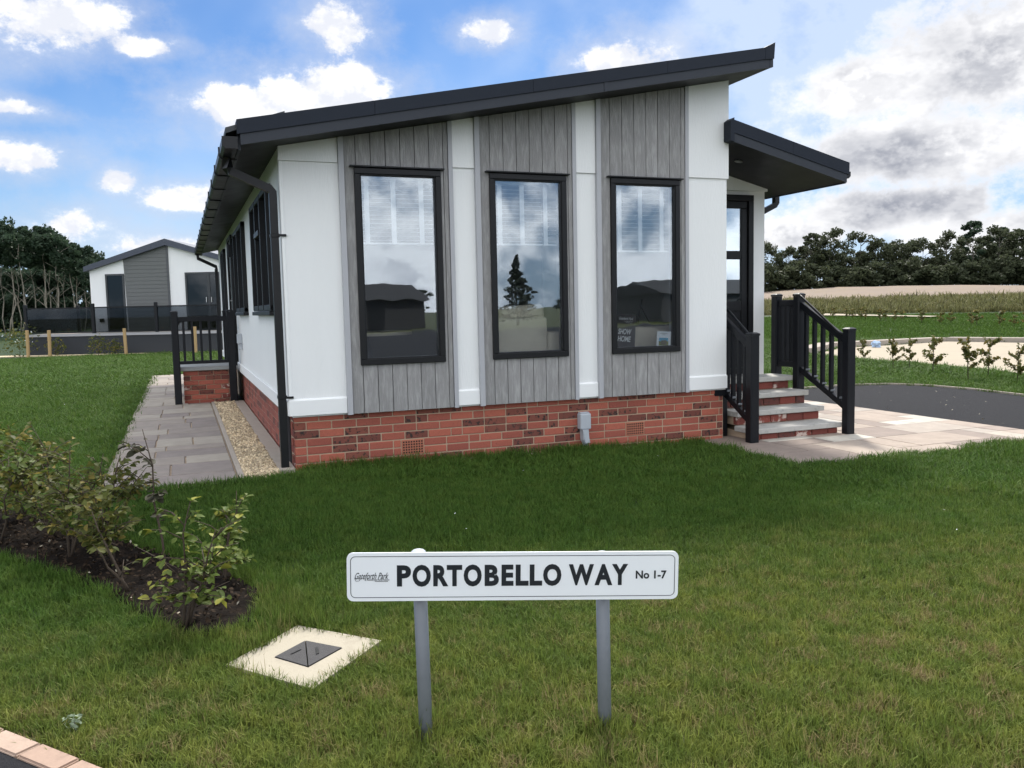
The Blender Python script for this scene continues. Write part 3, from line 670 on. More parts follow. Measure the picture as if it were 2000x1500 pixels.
#@@PORCH
# ------------------------------------------------------------------ front steps and balustrades
ST = thing('front_steps', 'four brick and pale slab steps up to the front door', 'steps', (5.3, 0, -.09))
SX0, SX1 = 4.73, 5.865; fy = [-.31, -.035, .225, .485]; tz = [.062, .217, .372, .527]
for k in range(4):
    z1 = tz[k]; zb = (tz[k-1] if k else -.062)
    bk = .86 if k == 3 else fy[k+1]+.06
    box('tread', SX0-.02, SX1+.03, fy[k], min(bk, YD-.02), z1-.058, z1, stone_m, ST, .008, seg=2)
    box('riser_core', SX0+.012, SX1-.012, fy[k]+.052, YD-.02, zb+.001 if k else -.1, z1-.059, mortar_m, ST)
    x = SX0; rows = [(zb+.006 if k else -.06, .052)] + ([(zb+.062, z1-.06-zb-.064)] if z1-.06-(zb+.062) > .02 else [])
    for rz, rh in [(zb+.008 if k else -.064, z1-.066-(zb+.008 if k else -.064))]:
        x = SX0+(0 if k % 2 else .11); 
        if not k % 2: lay(SX0, fy[k]+.034, rz, .10, brick_d, ST, round(rh, 3))
        while x < SX1-.03:
            L = min(.215, SX1-x); L = round(L, 3); lay(x, fy[k]+.034+random.uniform(0, .003), rz, L, brick_d, ST, round(rh, 3)); x += L+.01
def post(parent, x, y, z0, z1, w=.05):
    c_ = .012; o8 = [(w, w-c_), (w-c_, w), (-w+c_, w), (-w, w-c_), (-w, -w+c_), (-w+c_, -w), (w-c_, -w), (w, -w+c_)]
    bm = bmesh.new(); add_prism(bm, [(x+a, y+b) for a, b in o8], 'z', z0, z1-.035)
    add_prism(bm, [(x+a*1.12, y+b*1.12) for a, b in o8], 'z', z1-.034, z1-.014)
    A = [bm.verts.new((x+a*1.12, y+b*1.12, z1-.0139)) for a, b in o8]; B = [bm.verts.new((x+a*.62, y+b*.62, z1)) for a, b in o8]
    for i in range(8): bm.faces.new((A[i], A[(i+1) % 8], B[(i+1) % 8], B[i]))
    bm.faces.new(B)
    return mk('post', bm_me(bm), black_m, parent)
def rail(name, parent, a, b, w, h, m=None):
    a, b = Vector(a), Vector(b); d = (b-a); side = Vector((-d.y, d.x, 0)).normalized()*w/2; up = Vector((0, 0, h/2))
    bm = bmesh.new(); q = [bm.verts.new(p+s*side+t*up) for p in (a, b) for s, t in ((1, 1), (-1, 1), (-1, -1), (1, -1))]
    fs = [bm.faces.new(q[:4]), bm.faces.new(q[4:])]+[bm.faces.new((q[i], q[(i+1) % 4], q[4+(i+1) % 4], q[4+i])) for i in range(4)]
    bmesh.ops.recalc_face_normals(bm, faces=fs); bmesh.ops.bevel(bm, geom=bm.edges[:], offset=.005, segments=1, affect='EDGES')
    return mk(name, bm_me(bm), m or black_m, parent)
def balu(parent, x, y, za, zb, w=.021): return box('baluster', x-w, x+w, y-w, y+w, za, zb, black_m, parent, .003)
BR = thing('balustrade', 'black balustrade on the right of the front steps with longer landing section', 'railing', (5.92, 0, -.06))
X = 5.925; pC, pE, pD = -.37, .44, .84
post(BR, X, pC, -.062, 1.105, .052); post(BR, X, pE, -.062, 1.50, .052); post(BR, X, pD, .50, 1.50, .05)
rail('top_rail', BR, (X, pE-.05, 1.355), (X, pC+.05, .965), .05, .085); rail('bottom_rail', BR, (X, pE-.05, .60), (X, pC+.05, .235), .05, .075)
rail('top_rail', BR, (X, pD-.05, 1.385), (X, pE+.05, 1.385), .05, .075); rail('bottom_rail', BR, (X, pD-.05, .655), (X, pE+.05, .655), .05, .07)
tube('handrail', [(X-.03, pE-.05, 1.47), (X-.045, pE-.1, 1.45), (X-.045, pC+.12, 1.055), (X-.03, pC+.05, 1.025)], .014, black_m, BR)
for k in range(5):
    t = (k+.6)/5.2; yy = pE-.05+(pC-pE+.1)*t; balu(BR, X, yy, .60-.365*t+.02, 1.355-.39*t-.02)
    box('rail_block', X-.03, X+.03, yy-.035, yy-.0225, .60-.365*t+.038, .60-.365*t+.06, galv_m, BR, .003)
for k in range(3): balu(BR, X, pE+.13+k*.085, .67, 1.37)
BL = thing('balustrade', 'short black balustrade left of the front steps against the white wall', 'railing', (4.65, 0, -.06))
X = 4.655; pB, pA = -.36, .19
post(BL, X, pB, -.062, 1.09, .054); post(BL, X, pA, -.062, 1.375, .054)
rail('top_rail', BL, (X, pA-.05, 1.235), (X, pB+.05, .95), .05, .085); rail('bottom_rail', BL, (X, pA-.05, .44), (X, pB+.05, .165), .05, .075)
tube('handrail', [(X+.03, pA-.05, 1.33), (X+.045, pA-.09, 1.305), (X+.045, pB+.1, 1.05), (X+.03, pB+.05, 1.02)], .014, black_m, BL)
for k in range(4):
    t = (k+.7)/4.4; yy = pA-.05+(pB-pA+.1)*t; balu(BL, X, yy, .44-.275*t+.02, 1.235-.285*t-.02)
    box('rail_block', X-.03, X+.03, yy-.035, yy-.0225, .44-.275*t+.04, .44-.275*t+.062, galv_m, BL, .003)
box('wall_bracket', XR-.12, XR+.03, .02, .12, .40, .478, black_m, BL, .004)

# ------------------------------------------------------------------ side steps on the left
LS = thing('side_steps', 'brick landing with grey slab beside the long white side wall', 'steps', (-.5, 6.5, 0))
for c_ in range(7):
    z0 = .005+.075*c_; x = -.86; 
    if c_ % 2: lay(x, 6.46, z0, .10, brick_d, LS); x += .11
    while x < -.14:
        L = round(min(.215, -.10-x), 3)
        if L > .03: lay(x, 6.46+random.uniform(0, .003), z0, L, brick_d, LS)
        x += L+.01
box('core', -.85, -.12, 6.475, 7.9, .0, .528, mortar_m, LS)
box('slab', -.90, -.08, 6.42, 7.95, .530, .592, mat('grey_landing_slab', (.30, .31, .31), .8, .08, 8, .3, 90), LS, .006)
LB = thing('balustrade', 'black balustrade with upright bars across the end of the side landing', 'railing', (-.5, 6.38, 0))
post(LB, -.945, 6.38, .02, 1.47, .052); post(LB, -.125, 6.42, .02, 1.47, .056)
rail('top_rail', LB, (-.895, 6.38, 1.335), (-.18, 6.40, 1.335), .05, .075); rail('bottom_rail', LB, (-.895, 6.38, .665), (-.18, 6.40, .665), .05, .05)
for k in range(6): balu(LB, -.82+k*.125, 6.39, .68, 1.31, .018)
post(LB, -.125, 7.85, .02, 1.47, .05); post(LB, -.945, 7.85, .02, .60, .05)
for i_, (x0, x1) in enumerate(((-.895, -.83), (-.245, -.18))):
    s_ = 1 if i_ == 0 else -1; xa = x0 if i_ == 0 else x1
    prism('corner_brace', [(xa, 1.30), (xa, 1.235), (xa+s_*.03, 1.28), (xa+s_*.075, 1.30)], 'y', 6.375, 6.405, black_m, LB)
#@@SIGN
# ------------------------------------------------------------------ street name sign
sgr = math.atan2(-.198, .564)
SG = thing('street_name_sign', 'white street name sign reading PORTOBELLO WAY No 1-7 on two grey posts', 'sign', (.089, -5.134, 0), sgr, local=True)
SGM = Matrix.Translation((0, 0, .546)) @ Matrix.Rotation(R(1.55), 4, 'Y')
sw, sh_, cr = 1.052, .156, .02
def rrect(w, h, r, k=5):
    p = []
    for cx, cz, a0 in ((w/2-r, h/2-r, 0), (-w/2+r, h/2-r, 90), (-w/2+r, -h/2+r, 180), (w/2-r, -h/2+r, 270)):
        p += [(cx+r*math.cos(R(a0+90*i/k)), cz+r*math.sin(R(a0+90*i/k))) for i in range(k+1)]
    return p
board = prism('board', rrect(sw, sh_, cr), 'y', -.042, -.036, signw_m, SG); board.matrix_local = SGM
bm = bmesh.new()
O_, I_ = rrect(sw-.022, sh_-.022, .016), rrect(sw-.026, sh_-.026, .014)
for i in range(len(O_)):
    j = (i+1) % len(O_); bm.faces.new([bm.verts.new((p[0], -.0428, p[1])) for p in (O_[i], O_[j], I_[j], I_[i])])
mk('border_line', bm_me(bm), ink_m, board)
def put(txt, cx, cz, w, h, m, parent, shear=0., off=0., y=-.0426, name='lettering', align='CENTER'):
    o = mk(name, text_mesh(txt, .1, w, h, shear, off), m, parent); o.location = (cx, y, cz); return o
px = sw/639.
for ch, a_, b_ in (('P', 375, 450), ('O', 458, 555), ('R', 568, 648), ('T', 640, 722), ('O', 730, 826), ('B', 842, 918), ('E', 932, 996), ('L', 1008, 1077), ('L', 1083, 1150), ('O', 1155, 1253), ('W', 1293, 1428), ('A', 1432, 1528), ('Y', 1525, 1612)):
    put(ch, (640+(a_+b_)/5.556-999)*px, .0035, (b_-a_)/2.778*px, .071 if ch == 'O' else .0685, ink_m, board, off=.0045)
put('No 1-7', (1265.5-999)*px, .0025, 60*px, .0265, ink_m, board, off=.0026)
put('Gateforth Park', (727-999.)*px, .004, 64*px, .021, ink_m, board, shear=.5)
put('& Residential Park Homes', (737-999.)*px, -.0085, 47*px, .0042, ink_m, board)

bm = bmesh.new()
for k in range(12): add_box(bm, (733+k*2.1-999)*px, (733+k*2.1+1.3-999)*px, -.0430, -.0424, -.0148, -.0122)
for a, b in (((694, -.003), (697, -.013)), ((697, -.013), (703, -.012)), ((703, -.012), (706, -.005))):
    add_tube(bm, [((a[0]-999)*px, -.0428, a[1]), ((b[0]-999)*px, -.0428, b[1])], .0006, 4)
mk('logo_strokes', bm_me(bm), ink_m, board)
for x_, lean, zt in ((-.302, .008, .620), (.288, .003, .594)):
    p = tube('post', [(x_+lean, 0, -.2), (x_, 0, zt)], .0222, galv_m, SG, 18)
    bm = bmesh.new(); bmesh.ops.create_uvsphere(bm, u_segments=18, v_segments=8, radius=.0245, matrix=Matrix.Translation((x_, 0, zt)) @ Matrix.Diagonal((1, 1, .5, 1))); mk('post_cap', bm_me(bm, True), box_m, p)
    for z_ in (.51, .59): box('clip', x_-.035, x_+.035, -.036, -.018, z_-.008, z_+.008, galv_m, SG, .002)

# ------------------------------------------------------------------ utility cover in the verge
MC = thing('utility_cover', 'square cream concrete surround with dark two-triangle iron lid in the grass', 'manhole cover', (-.465, -4.225, 0))
sp = [(-.770, -4.205), (-.487, -4.565), (-.155, -4.222), (-.456, -3.898)]; lp = [(-.588, -4.216), (-.476, -4.370), (-.318, -4.236), (-.449, -4.094)]
def lerp2(a, b, t): return (a[0]+(b[0]-a[0])*t, a[1]+(b[1]-a[1])*t)
bm = bmesh.new()
for i in range(4):
    j = (i+1) % 4; add_prism(bm, [sp[i], sp[j], lp[j], lp[i]], 'z', -.1, .024)
bmesh.ops.remove_doubles(bm, verts=bm.verts[:], dist=.0005)
mk('concrete_surround', bm_me(bm), conc_m, MC)
cx = sum(p[0] for p in lp)/4; cy = sum(p[1] for p in lp)/4
def inset(pts, k): 
    ax = sum(p[0] for p in pts)/len(pts); ay = sum(p[1] for p in pts)/len(pts); return [(ax+(p[0]-ax)*k, ay+(p[1]-ay)*k) for p in pts]
for tri in ((lp[0], lp[1], lp[3]), (lp[1], lp[2], lp[3])):
    t_ = inset(tri, .95); bm = bmesh.new(); add_prism(bm, t_, 'z', -.02, .028); l_ = mk('lid', bm_me(bm), lid_m, MC)
    bm = bmesh.new(); q = inset(tri, .25); add_prism(bm, [(q[0][0], q[0][1]), (q[0][0]+.012, q[0][1]+.004), (q[2][0]+.012, q[2][1]), (q[2][0], q[2][1])], 'z', .0285, .031); mk('key_slot', bm_me(bm), frame_m, l_)
box('lid_seat', cx-.05, cx+.05, cy-.05, cy+.05, -.06, -.021, lid_m, MC)
#@@ROOM
# ------------------------------------------------------------------ things seen through the windows
def blind(i, a, b, z1, z0, zt, label):
    t = thing('venetian_blind', label, 'blind', ((a+b)/2, .10, z0), group='raised white blinds')
    nsl = 15
    for k in range(nsl):
        z = z1-.05-k*(z1-.05-z0)/(nsl-.5); bm = bmesh.new(); add_box(bm, a, b, -.012, .012, -.0012, .0012, M=Matrix.Translation((0, .10, z)) @ Matrix.Rotation(R(8.5), 4, 'X')); mk('slat', bm_me(bm), blind_m, t)
    box('head_rail', a, b, .07, .125, z1-.04, z1, blind_m, t); box('bottom_rail', a, b, .08, .12, z0-.02, z0-.004, blind_m, t)
    for q in zt: box('ladder_tape', q-.022, q+.022, .066, .074, z0-.02, z1-.04, blind_m, t)
for i, (a, b) in enumerate(WIN):
    w = b-a
    blind(i, a+.05, b-.05, 2.62, 2.02-(.06 if i == 2 else 0), [a+w*q for q in ((.16, .47, .80), (.18, .47, .78), (.20, .50, .82))[i]],
          ('white slatted blind behind the leftmost front window', 'white slatted blind behind the middle front window above the sofa', 'white slatted blind behind the front window with the SHOW HOME card')[i])
sf = thing('sofa', 'beige linen sofa with its back against the middle front window', 'sofa', (2.1, .4, .52))
bm = bmesh.new(); add_box(bm, 1.72, 2.58, .19, .36, .56, 1.30, .03, seg=3); mk('back', bm_me(bm, True), sofa_m, sf)
bm = bmesh.new(); add_box(bm, 1.72, 2.58, .37, 1.1, .56, .98, .04, seg=3); mk('seat', bm_me(bm, True), sofa_m, sf)
bm = bmesh.new(); add_box(bm, 2.59, 2.75, .2, 1.1, .56, 1.15, .04, seg=3); mk('arm', bm_me(bm, True), sofa_m, sf)
for x0, x1, zt, rz, lab in ((1.55, 2.12, 1.42, 2, 'left beige cushion on top of the sofa back'), (2.13, 2.62, 1.425, -3, 'right beige cushion on top of the sofa back')):
    bm = bmesh.new(); add_box(bm, x0, x1, .34, .46, .97, zt, .05, seg=4)
    for v in bm.verts: v.co.z += .018*math.sin((v.co.x-x0)/(x1-x0)*math.pi*2+rz)
    tag(mk('cushion', bm_me(bm, True), sofa_m), lab, 'cushion', 'sofa cushions')
po = thing('poster', 'dark brown SHOW HOME card leaning in the lower left of the right-hand window', 'sign', (3.33, .05, .965))
PM = Matrix.Translation((3.37, .03, .965)) @ Matrix.Rotation(R(-4), 4, 'X') @ Matrix.Rotation(R(5), 4, 'Y')
bm = bmesh.new(); add_box(bm, -.095, .115, .0, .006, 0, .345, M=PM); mk('card', bm_me(bm), poster_m, po)
def ptext(txt, x, z, w, h, sh=.0, off=0.):
    o = mk('lettering', text_mesh(txt, .1, w, h, sh, off), white_t, po); o.matrix_local = Matrix.Translation(-po.location) @ PM @ Matrix.Translation((x, -.0012, z))
ptext('SHOW', -.008, .165, .155, .058, .25, .002); ptext('HOME', -.012, .090, .155, .058, .25, .002); ptext('Gateforth Park', .005, .300, .165, .030, .5, .0004); ptext('& Residential Park Homes', .03, .272, .105, .006)
bm = bmesh.new(); add_box(bm, .0, .075, -.0010, .0, .255, .258); o = mk('underline', bm_me(bm), white_t, po); o.matrix_local = Matrix.Translation(-po.location) @ PM
cd = thing('price_card', 'small white card with a house picture taped inside the right-hand window', 'card', (3.8, .02, .96))
CM = Matrix.Translation((3.80, -.012, .955)) @ Matrix.Rotation(R(3), 4, 'Y')
for nm, x0, x1, z0, z1, y0, m in (('card', -.083, .083, 0, .165, 0, signw_m), ('picture_sky', -.055, .052, .062, .098, -.0015, mat('print_sky_blue', (.12, .42, .62), .5, .2, 30)),
        ('picture_field', -.058, .056, .018, .0615, -.0015, mat('print_grass', (.22, .25, .07), .5, .3, 40)), ('picture_house', -.03, .035, .028, .072, -.003, mat('print_house', (.16, .15, .11), .5, .3, 60)),
        ('print_line', -.045, .045, .142, .146, -.0015, galv_m), ('print_line', -.02, .02, .128, .131, -.0015, galv_m)):
    bm = bmesh.new(); add_box(bm, x0, x1, y0-.0012, y0, z0, z1, M=CM); mk(nm, bm_me(bm), m, cd)
ea = thing('picture_easel', 'small dark folding easel on a table behind the right-hand window', 'easel', (3.75, .8, 1.1))
tube('leg', [(3.80, .5, 1.205), (3.87, .54, 1.46)], .008, frame_m, ea, 6); tube('leg', [(3.95, .52, 1.205), (3.87, .56, 1.38)], .007, frame_m, ea, 6)
tb = thing('side_table', 'pale low cabinet standing behind the right-hand window', 'cabinet', (3.75, .8, .52))
box('top', 3.3, 4.3, .30, .80, 1.17, 1.20, frame_m, tb, .004); box('body', 3.34, 4.26, .33, .77, .52, 1.169, sofa_m, tb)
dt = thing('round_table', 'round pale table with a bowl behind the leftmost front window', 'table', (1.0, 1.3, .52))
bm = bmesh.new(); bmesh.ops.create_cone(bm, cap_ends=True, segments=32, radius1=.5, radius2=.5, depth=.035, matrix=Matrix.Translation((.95, 1.3, 1.16))); mk('top', bm_me(bm), sofa_m, dt)
tube('pedestal', [(.95, 1.3, .54), (.95, 1.3, 1.14)], [.16, .035], galv_m, dt, 14)
#@@BG
# ------------------------------------------------------------------ neighbouring bungalow on the left
BO = Vector((-4.07, 29.63, 0)); ba = Vector((.9306, -.3659, 0)); bb = Vector((.3659, .9306, 0)); brot = math.atan2(-.3659, .9306)
def LW(x, y, z=0.): return BO+ba*x+bb*y+Vector((0, 0, z))
BH = thing('bungalow', 'white bungalow with grey cladding bay and shallow gable roof at far left', 'bungalow', BO, brot, local=True)
zr_ = lambda x: 3.22+.30*min(x, 6.2-x)
bm = bmesh.new()
def wallp(x0, x1, z0=.2):
    pts = [(x0, z0), (x1, z0), (x1, zr_(x1))]+([(3.1, zr_(3.1))] if x0 < 3.1 < x1 else [])+[(x0, zr_(x0))]; add_prism(bm, pts, 'y', 0, .15)
wallp(0, 6.2); add_box(bm, 0, .15, .151, 12, .2, 3.3); add_box(bm, 6.05, 6.2, .151, 12, .2, 3.3)
mk('wall', bm_me(bm), white_m, BH)
bm = bmesh.new(); add_prism(bm, [(-.14, zr_(-.14)), (3.1, zr_(3.1)), (3.1, zr_(3.1)+.25), (-.14, zr_(-.14)+.20)], 'y', -.2, 12.2); add_prism(bm, [(3.102, zr_(3.1)), (6.34, zr_(-.14)), (6.34, zr_(-.14)+.20), (3.102, zr_(3.1)+.25)], 'y', -.2, 12.2)
mk('roof', bm_me(bm), mat('slate_blue_roof', (.050, .060, .085), .5, .06, 2), BH)
cb = prism('cladding_backing', [(1.44, .8), (3.10, .8), (3.10, zr_(3.1)), (1.36, zr_(1.36))], 'y', -.022, -.002, bgclad_m, BH)
bm = bmesh.new()
for k in range(22):
    z = .84+k*.15
    if z+.13 > zr_(1.4): x0 = max(1.38, (z+.14-3.30)/.315)
    else: x0 = 1.44-(z-.84)*.02
    if x0 < 3.0: add_box(bm, x0, 3.09, -.036, -.023, z, z+.132)
o = mk('cladding_strips', bm_me(bm), bgclad_m, BH); o['kind'] = 'stuff'
box('bay_trim', 3.06, 3.14, -.05, -.001, .8, zr_(3.1), mat('bay_trim_grey', (.07, .075, .08), .5, .03, 4), BH)
def bwin(x0, x1, z0, z1, name='window', mulls=()):
    bm = bmesh.new(); ring(bm, x0, x1, z0, z1, .07, -.05, -.002, .0)
    for q in mulls: add_box(bm, q-.05, q+.05, -.047, -.002, z0+.07, z1-.07)
    w = mk(name, bm_me(bm), mat('grey_frame', (.035, .04, .045), .5, .03, 4), BH)
    box('pane', x0+.05, x1-.05, -.02, -.012, z0+.05, z1-.05, glass_mat('bungalow_glass', .0, (.05, .055, .06)), w); return w
bwin(.62, 1.36, .82, 3.08); pdw = bwin(3.76, 5.6, .82, 3.08, 'patio_door', (4.68,))
for q in (4.58, 4.78): box('handle', q-.012, q+.012, -.09, -.05, 1.9, 2.1, silver_m, pdw)
bm = bmesh.new(); add_box(bm, .32, .48, -.10, -.002, 1.20, 1.34, .01); mk('wall_light', bm_me(bm), black_m, BH)
DK = thing('deck', 'raised dark skirted deck with pale edge board in front of the far bungalow', 'deck', BO, brot, local=True)
box('skirt', -1.84, 6.6, -1.50, -.001, -.1, .70, skirt_m, DK); box('edge_board', -1.84, 6.6, -1.545, -1.505, .70, .80, mat('pale_edge_board', (.36, .36, .38), .7, .05, 5), DK)
box('deck_top', -1.84, 6.6, -1.50, -.052, .701, .79, edging_m, DK); box('deck_wing', -1.84, -.002, -.05, 4.0, -.1, .79, skirt_m, DK)
GB = thing('glass_balustrade', 'dark framed glass balustrade around the deck of the far bungalow', 'railing', BO, brot, local=True)
pp = [-1.80, .75, 3.14, 5.53]
for x in pp: box('post', x-.055, x+.055, -1.50, -1.39, .80, 1.92, black_m, GB, .006)
for a, b in zip(pp, pp[1:]):
    box('top_rail', a+.056, b-.056, -1.475, -1.415, 1.74, 1.79, black_m, GB); box('bottom_rail', a+.056, b-.056, -1.47, -1.42, .82, .86, black_m, GB)
    box('glass_panel', a+.056, b-.056, -1.45, -1.44, .861, 1.739, tglass_m, GB)
box('post', -1.855, -1.745, 2.4, 2.51, .80, 1.92, black_m, GB, .006); box('top_rail', -1.83, -1.77, -1.388, 2.398, 1.74, 1.79, black_m, GB); box('glass_panel', -1.805, -1.795, -1.388, 2.398, .861, 1.739, tglass_m, GB)
# timber stakes along the lawn edge
for lat, d, h, lab in ((-17.75, 30.6, .98, 'leftmost weathered timber stake beside the leafy weeds'), (-16.85, 30.4, .97, 'pale timber stake in front of the left end of the deck'),
                       (-14.1, 30.4, .98, 'pale timber stake in front of the bungalow window'), (-11.55, 30.3, .99, 'pale timber stake seen through the black side balustrade')):
    p = LW(lat+16.77, d-33.5); o = box('timber_stake', -.045, .045, -.045, .045, -.1, h, wood_m, None, .008); o.location = p
    o.rotation_euler = (R(random.uniform(-1, 1)), R(random.uniform(-1.5, 1.5)), brot); tag(o, lab, 'stake', 'timber stakes')
for i in range(1): 
    a = [LW(l+16.77, d-33.5, .82) for l, d in ((-17.75, 30.6), (-16.85, 30.4), (-14.1, 30.4), (-11.55, 30.3))]
    tag(tube('stake_wire', a, .006, galv_m, None, 5), 'thin wire strung between the pale timber stakes', 'wire')
gl = box('deck_gravel', -3.2, 6.6, -2.2, -1.56, -.05, .02, gravel_m); gl.location = BO; gl.rotation_euler = (0, 0, brot); gl['kind'] = 'structure'

# ------------------------------------------------------------------ foliage builders
def leaf_quads(ctr, size, rg, flat=.0):
    """one bent diamond leaf per centre"""
    m_ = len(ctr); nrm = rg.normal(size=(m_, 3)); nrm[:, 2] += flat; nrm /= np.linalg.norm(nrm, axis=1, keepdims=True)
    t = np.cross(nrm, rg.normal(size=(m_, 3))); t /= np.linalg.norm(t, axis=1, keepdims=True); b = np.cross(nrm, t)
    s = (size*rg.uniform(.6, 1.35, (m_, 1)))
    V = np.stack([ctr-t*s, ctr+b*s*.55+nrm*s*.12, ctr+t*s, ctr-b*s*.55+nrm*s*.12], 1).reshape(-1, 3)
    return V, np.arange(m_*4).reshape(-1, 4)
def sph(m_, rg):
    v = rg.normal(size=(m_, 3)); return v/np.linalg.norm(v, axis=1, keepdims=True)
def crown_mesh(rg, h0, h1, rad, nclump, nleaf, size, top=.6):
    cs = []
    for k in range(nclump):
        t = rg.random(); z = h0+(h1-h0)*t; prof = math.sin(math.pi*min(.97, .12+.80*t**top))**.7*rad
        a = rg.uniform(0, 2*math.pi); rr = prof*math.sqrt(rg.random()); cs.append((rr*math.cos(a), rr*math.sin(a), z, rg.uniform(.28, .55)*rad*.72))
    P_ = []
    for (x, y, z, r0) in cs:
        d = sph(nleaf, rg)*(r0*rg.uniform(.45, 1.05, (nleaf, 1)))*np.array([1, 1, .72]); P_.append(np.array([x, y, z])+d)
    P_ = np.concatenate(P_); P_ = P_[P_[:, 2] > h0*.5+.05]
    return np_mesh(*leaf_quads(P_, size, rg, .6))
def trunk_mesh(rg, h, r0, nb, spread, lean=.05, start=.35):
    bm = bmesh.new(); pts = []; x = y = 0.
    for i in range(7): pts.append((x, y, h*i/6)); x += rg.normal(0, lean*h/6); y += rg.normal(0, lean*h/6)
    add_tube(bm, pts, [r0*(1-.8*i/6) for i in range(7)], 7)
    for k in range(nb):
        t = rg.uniform(start, .9); i = int(t*6); p = Vector(pts[i]).lerp(Vector(pts[min(i+1, 6)]), t*6-i); a = rg.uniform(0, 6.28); L = spread*rg.uniform(.6, 1.1)*(1.1-t*.5)
        q = p+Vector((math.cos(a)*L*.5, math.sin(a)*L*.5, L*.45)); e = q+Vector((math.cos(a+.3)*L*.5, math.sin(a+.3)*L*.5, L*.35))
        add_tube(bm, [p, q, e], [r0*.42*(1-t*.5), r0*.25, r0*.08], 5)
    return bm_me(bm, True)
def put_tree(name, label, group, loc, tm, cm, tmat, cmat, s, rz):
    t = thing(name, label, 'tree', loc, rz, group, local=True); t.scale = s
    a = mk('trunk', tm, tmat, t); b = mk('crown', cm, cmat, t); return t
def fwd(px_, D): # place on the ground by bearing and distance from the viewpoint
    lat = (px_-1000)*D/1648.6; p = Vector((-.868, -7.61, 0))+Vector((.9306, -.3659, 0))*lat+Vector((.3659, .9306, 0))*D; p.z = float(zg(p.x, p.y)); return p
rg = np.random.default_rng(21)
# left wood: slim pale trunks, high crowns
LT = [(trunk_mesh(rg, 8.0, .062, 6, 1.5, .13, .3), crown_mesh(rg, 6.0, 8.7, 1.7, 20, 110, .15, .8)) for _ in range(4)]
for i in range(26):
    row = i % 2; pxx = -70+i*10.8+random.uniform(-11, 11); D = 62+row*7+random.uniform(-2, 2); topy = np.interp(pxx, [0, 60, 110, 150, 190], [432, 447, 452, 475, 503])
    h = (1.39+(622-topy)*D/1648.6)/8.9*random.uniform(.93, 1.02); tm, cm = LT[i % 4]
    put_tree('woodland_tree', 'tall pale-trunked tree in the dark wood at the far left', 'trees of the left wood', fwd(pxx, D), tm, cm, barkp_m, tree_leaf2, (h*random.uniform(.8, 1.25), h*random.uniform(.8, 1.25), h), random.uniform(0, 6.28))
UB = [(trunk_mesh(rg, 3.2, .06, 6, .9), crown_mesh(rg, .2, 5.2, 2.2, 28, 120, .2, .9)) for _ in range(2)]
for i in range(11):
    pxx = -60+i*24; put_tree('understorey_tree', 'dark bushy tree deep inside the left wood behind the pale trunks', 'understorey of the left wood', fwd(pxx, 80+3*(i % 2)), *UB[i % 2], bark_m, tree_leaf2, (1.1, 1.1, 1.1), i*1.3)
for lat, d, s_, lab in ((-18.4, 31.2, 1.0, 'tall leafy weeds with white flowers at the left picture edge'), (-17.2, 31.4, .55, 'small leafy shrub against the left end of the deck skirt'), (-15.5, 31.2, .6, 'thin young shrub against the middle of the deck skirt'), (-14.9, 31.3, .45, 'low thin shrub right of the middle of the deck skirt')):
    p = LW(lat+16.77, d-33.5); n_ = int(420*s_); c_ = sph(n_, rg)*rg.uniform(.3, 1, (n_, 1))*np.array([.75, .6, .75])*s_+np.array([0, 0, .62*s_])
    t = thing('weed_clump', lab, 'shrub', p, 0, local=True); mk('foliage', np_mesh(*leaf_quads(c_, .045, rg, .4)), leaf_b, t); tube('stem', [(0, 0, -.02), (.02, 0, .5*s_)], [.012, .006], stem_m, t, 5)
    if s_ == 1.0:
        m_ = 14; c_ = np.stack([rg.uniform(-.5, .5, m_), rg.uniform(-.5, -.2, m_), rg.uniform(.5, .95, m_)], 1); mk('flowers', np_mesh(*leaf_quads(c_, .035, rg, .4)), signw_m, t)
# right wood
RT = [(trunk_mesh(rg, 6.2, .12, 12, 1.7, .05, .3), crown_mesh(rg, 2.0, 6.9, 2.0, 26, 130, .17, .75)), (trunk_mesh(rg, 5.6, .13, 12, 1.6, .05, .25), crown_mesh(rg, .9, 6.6, 2.1, 30, 130, .17, .8)),
      (trunk_mesh(rg, 6.6, .11, 12, 1.5, .06, .4), crown_mesh(rg, 3.0, 7.0, 1.6, 17, 130, .16, .7)), (trunk_mesh(rg, 5.4, .11, 12, 1.6, .05, .3), crown_mesh(rg, 1.2, 6.5, 2.4, 26, 140, .18, .85)),
      (trunk_mesh(rg, 6.8, .10, 14, 1.3, .05, .35), crown_mesh(rg, 2.6, 7.1, 1.35, 15, 120, .15, .9)), (trunk_mesh(rg, 6.0, .12, 14, 1.9, .07, .3), crown_mesh(rg, 2.2, 6.8, 2.3, 20, 120, .16, .7))]
for i in range(44):
    pxx = 1440+i*15.2+random.uniform(-8, 8); D = 101+(i % 3)*4+random.uniform(-1, 1); topy = np.interp(pxx, [1490, 1530, 1570, 1610, 1640, 1690, 1740, 1790, 1830, 1860, 1910, 1960, 2010], [480, 476, 466, 456, 454, 463, 456, 462, 470, 454, 448, 440, 438])
    topy += random.uniform(-13, 10) if i % 3 == 0 else random.uniform(4, 46)
    p = fwd(pxx, D); hz0 = 624-.0219*pxx; h = ((hz0-topy)*D/1648.6+1.39-p.z)/7.1; tm, cm = RT[random.randrange(6)]
    put_tree('woodland_tree', 'dark leafy tree in the wood behind the sandy bank on the right', 'trees of the right wood', p, tm, cm, bark_m, tree_leaf if i % 4 else tree_leaf2, (h*1.05, h*1.05, h), random.uniform(0, 6.28))
SB = [(trunk_mesh(rg, .8, .05, 5, .6), crown_mesh(rg, .1, 2.2, 1.7, 18, 110, .17, .8)) for _ in range(2)]
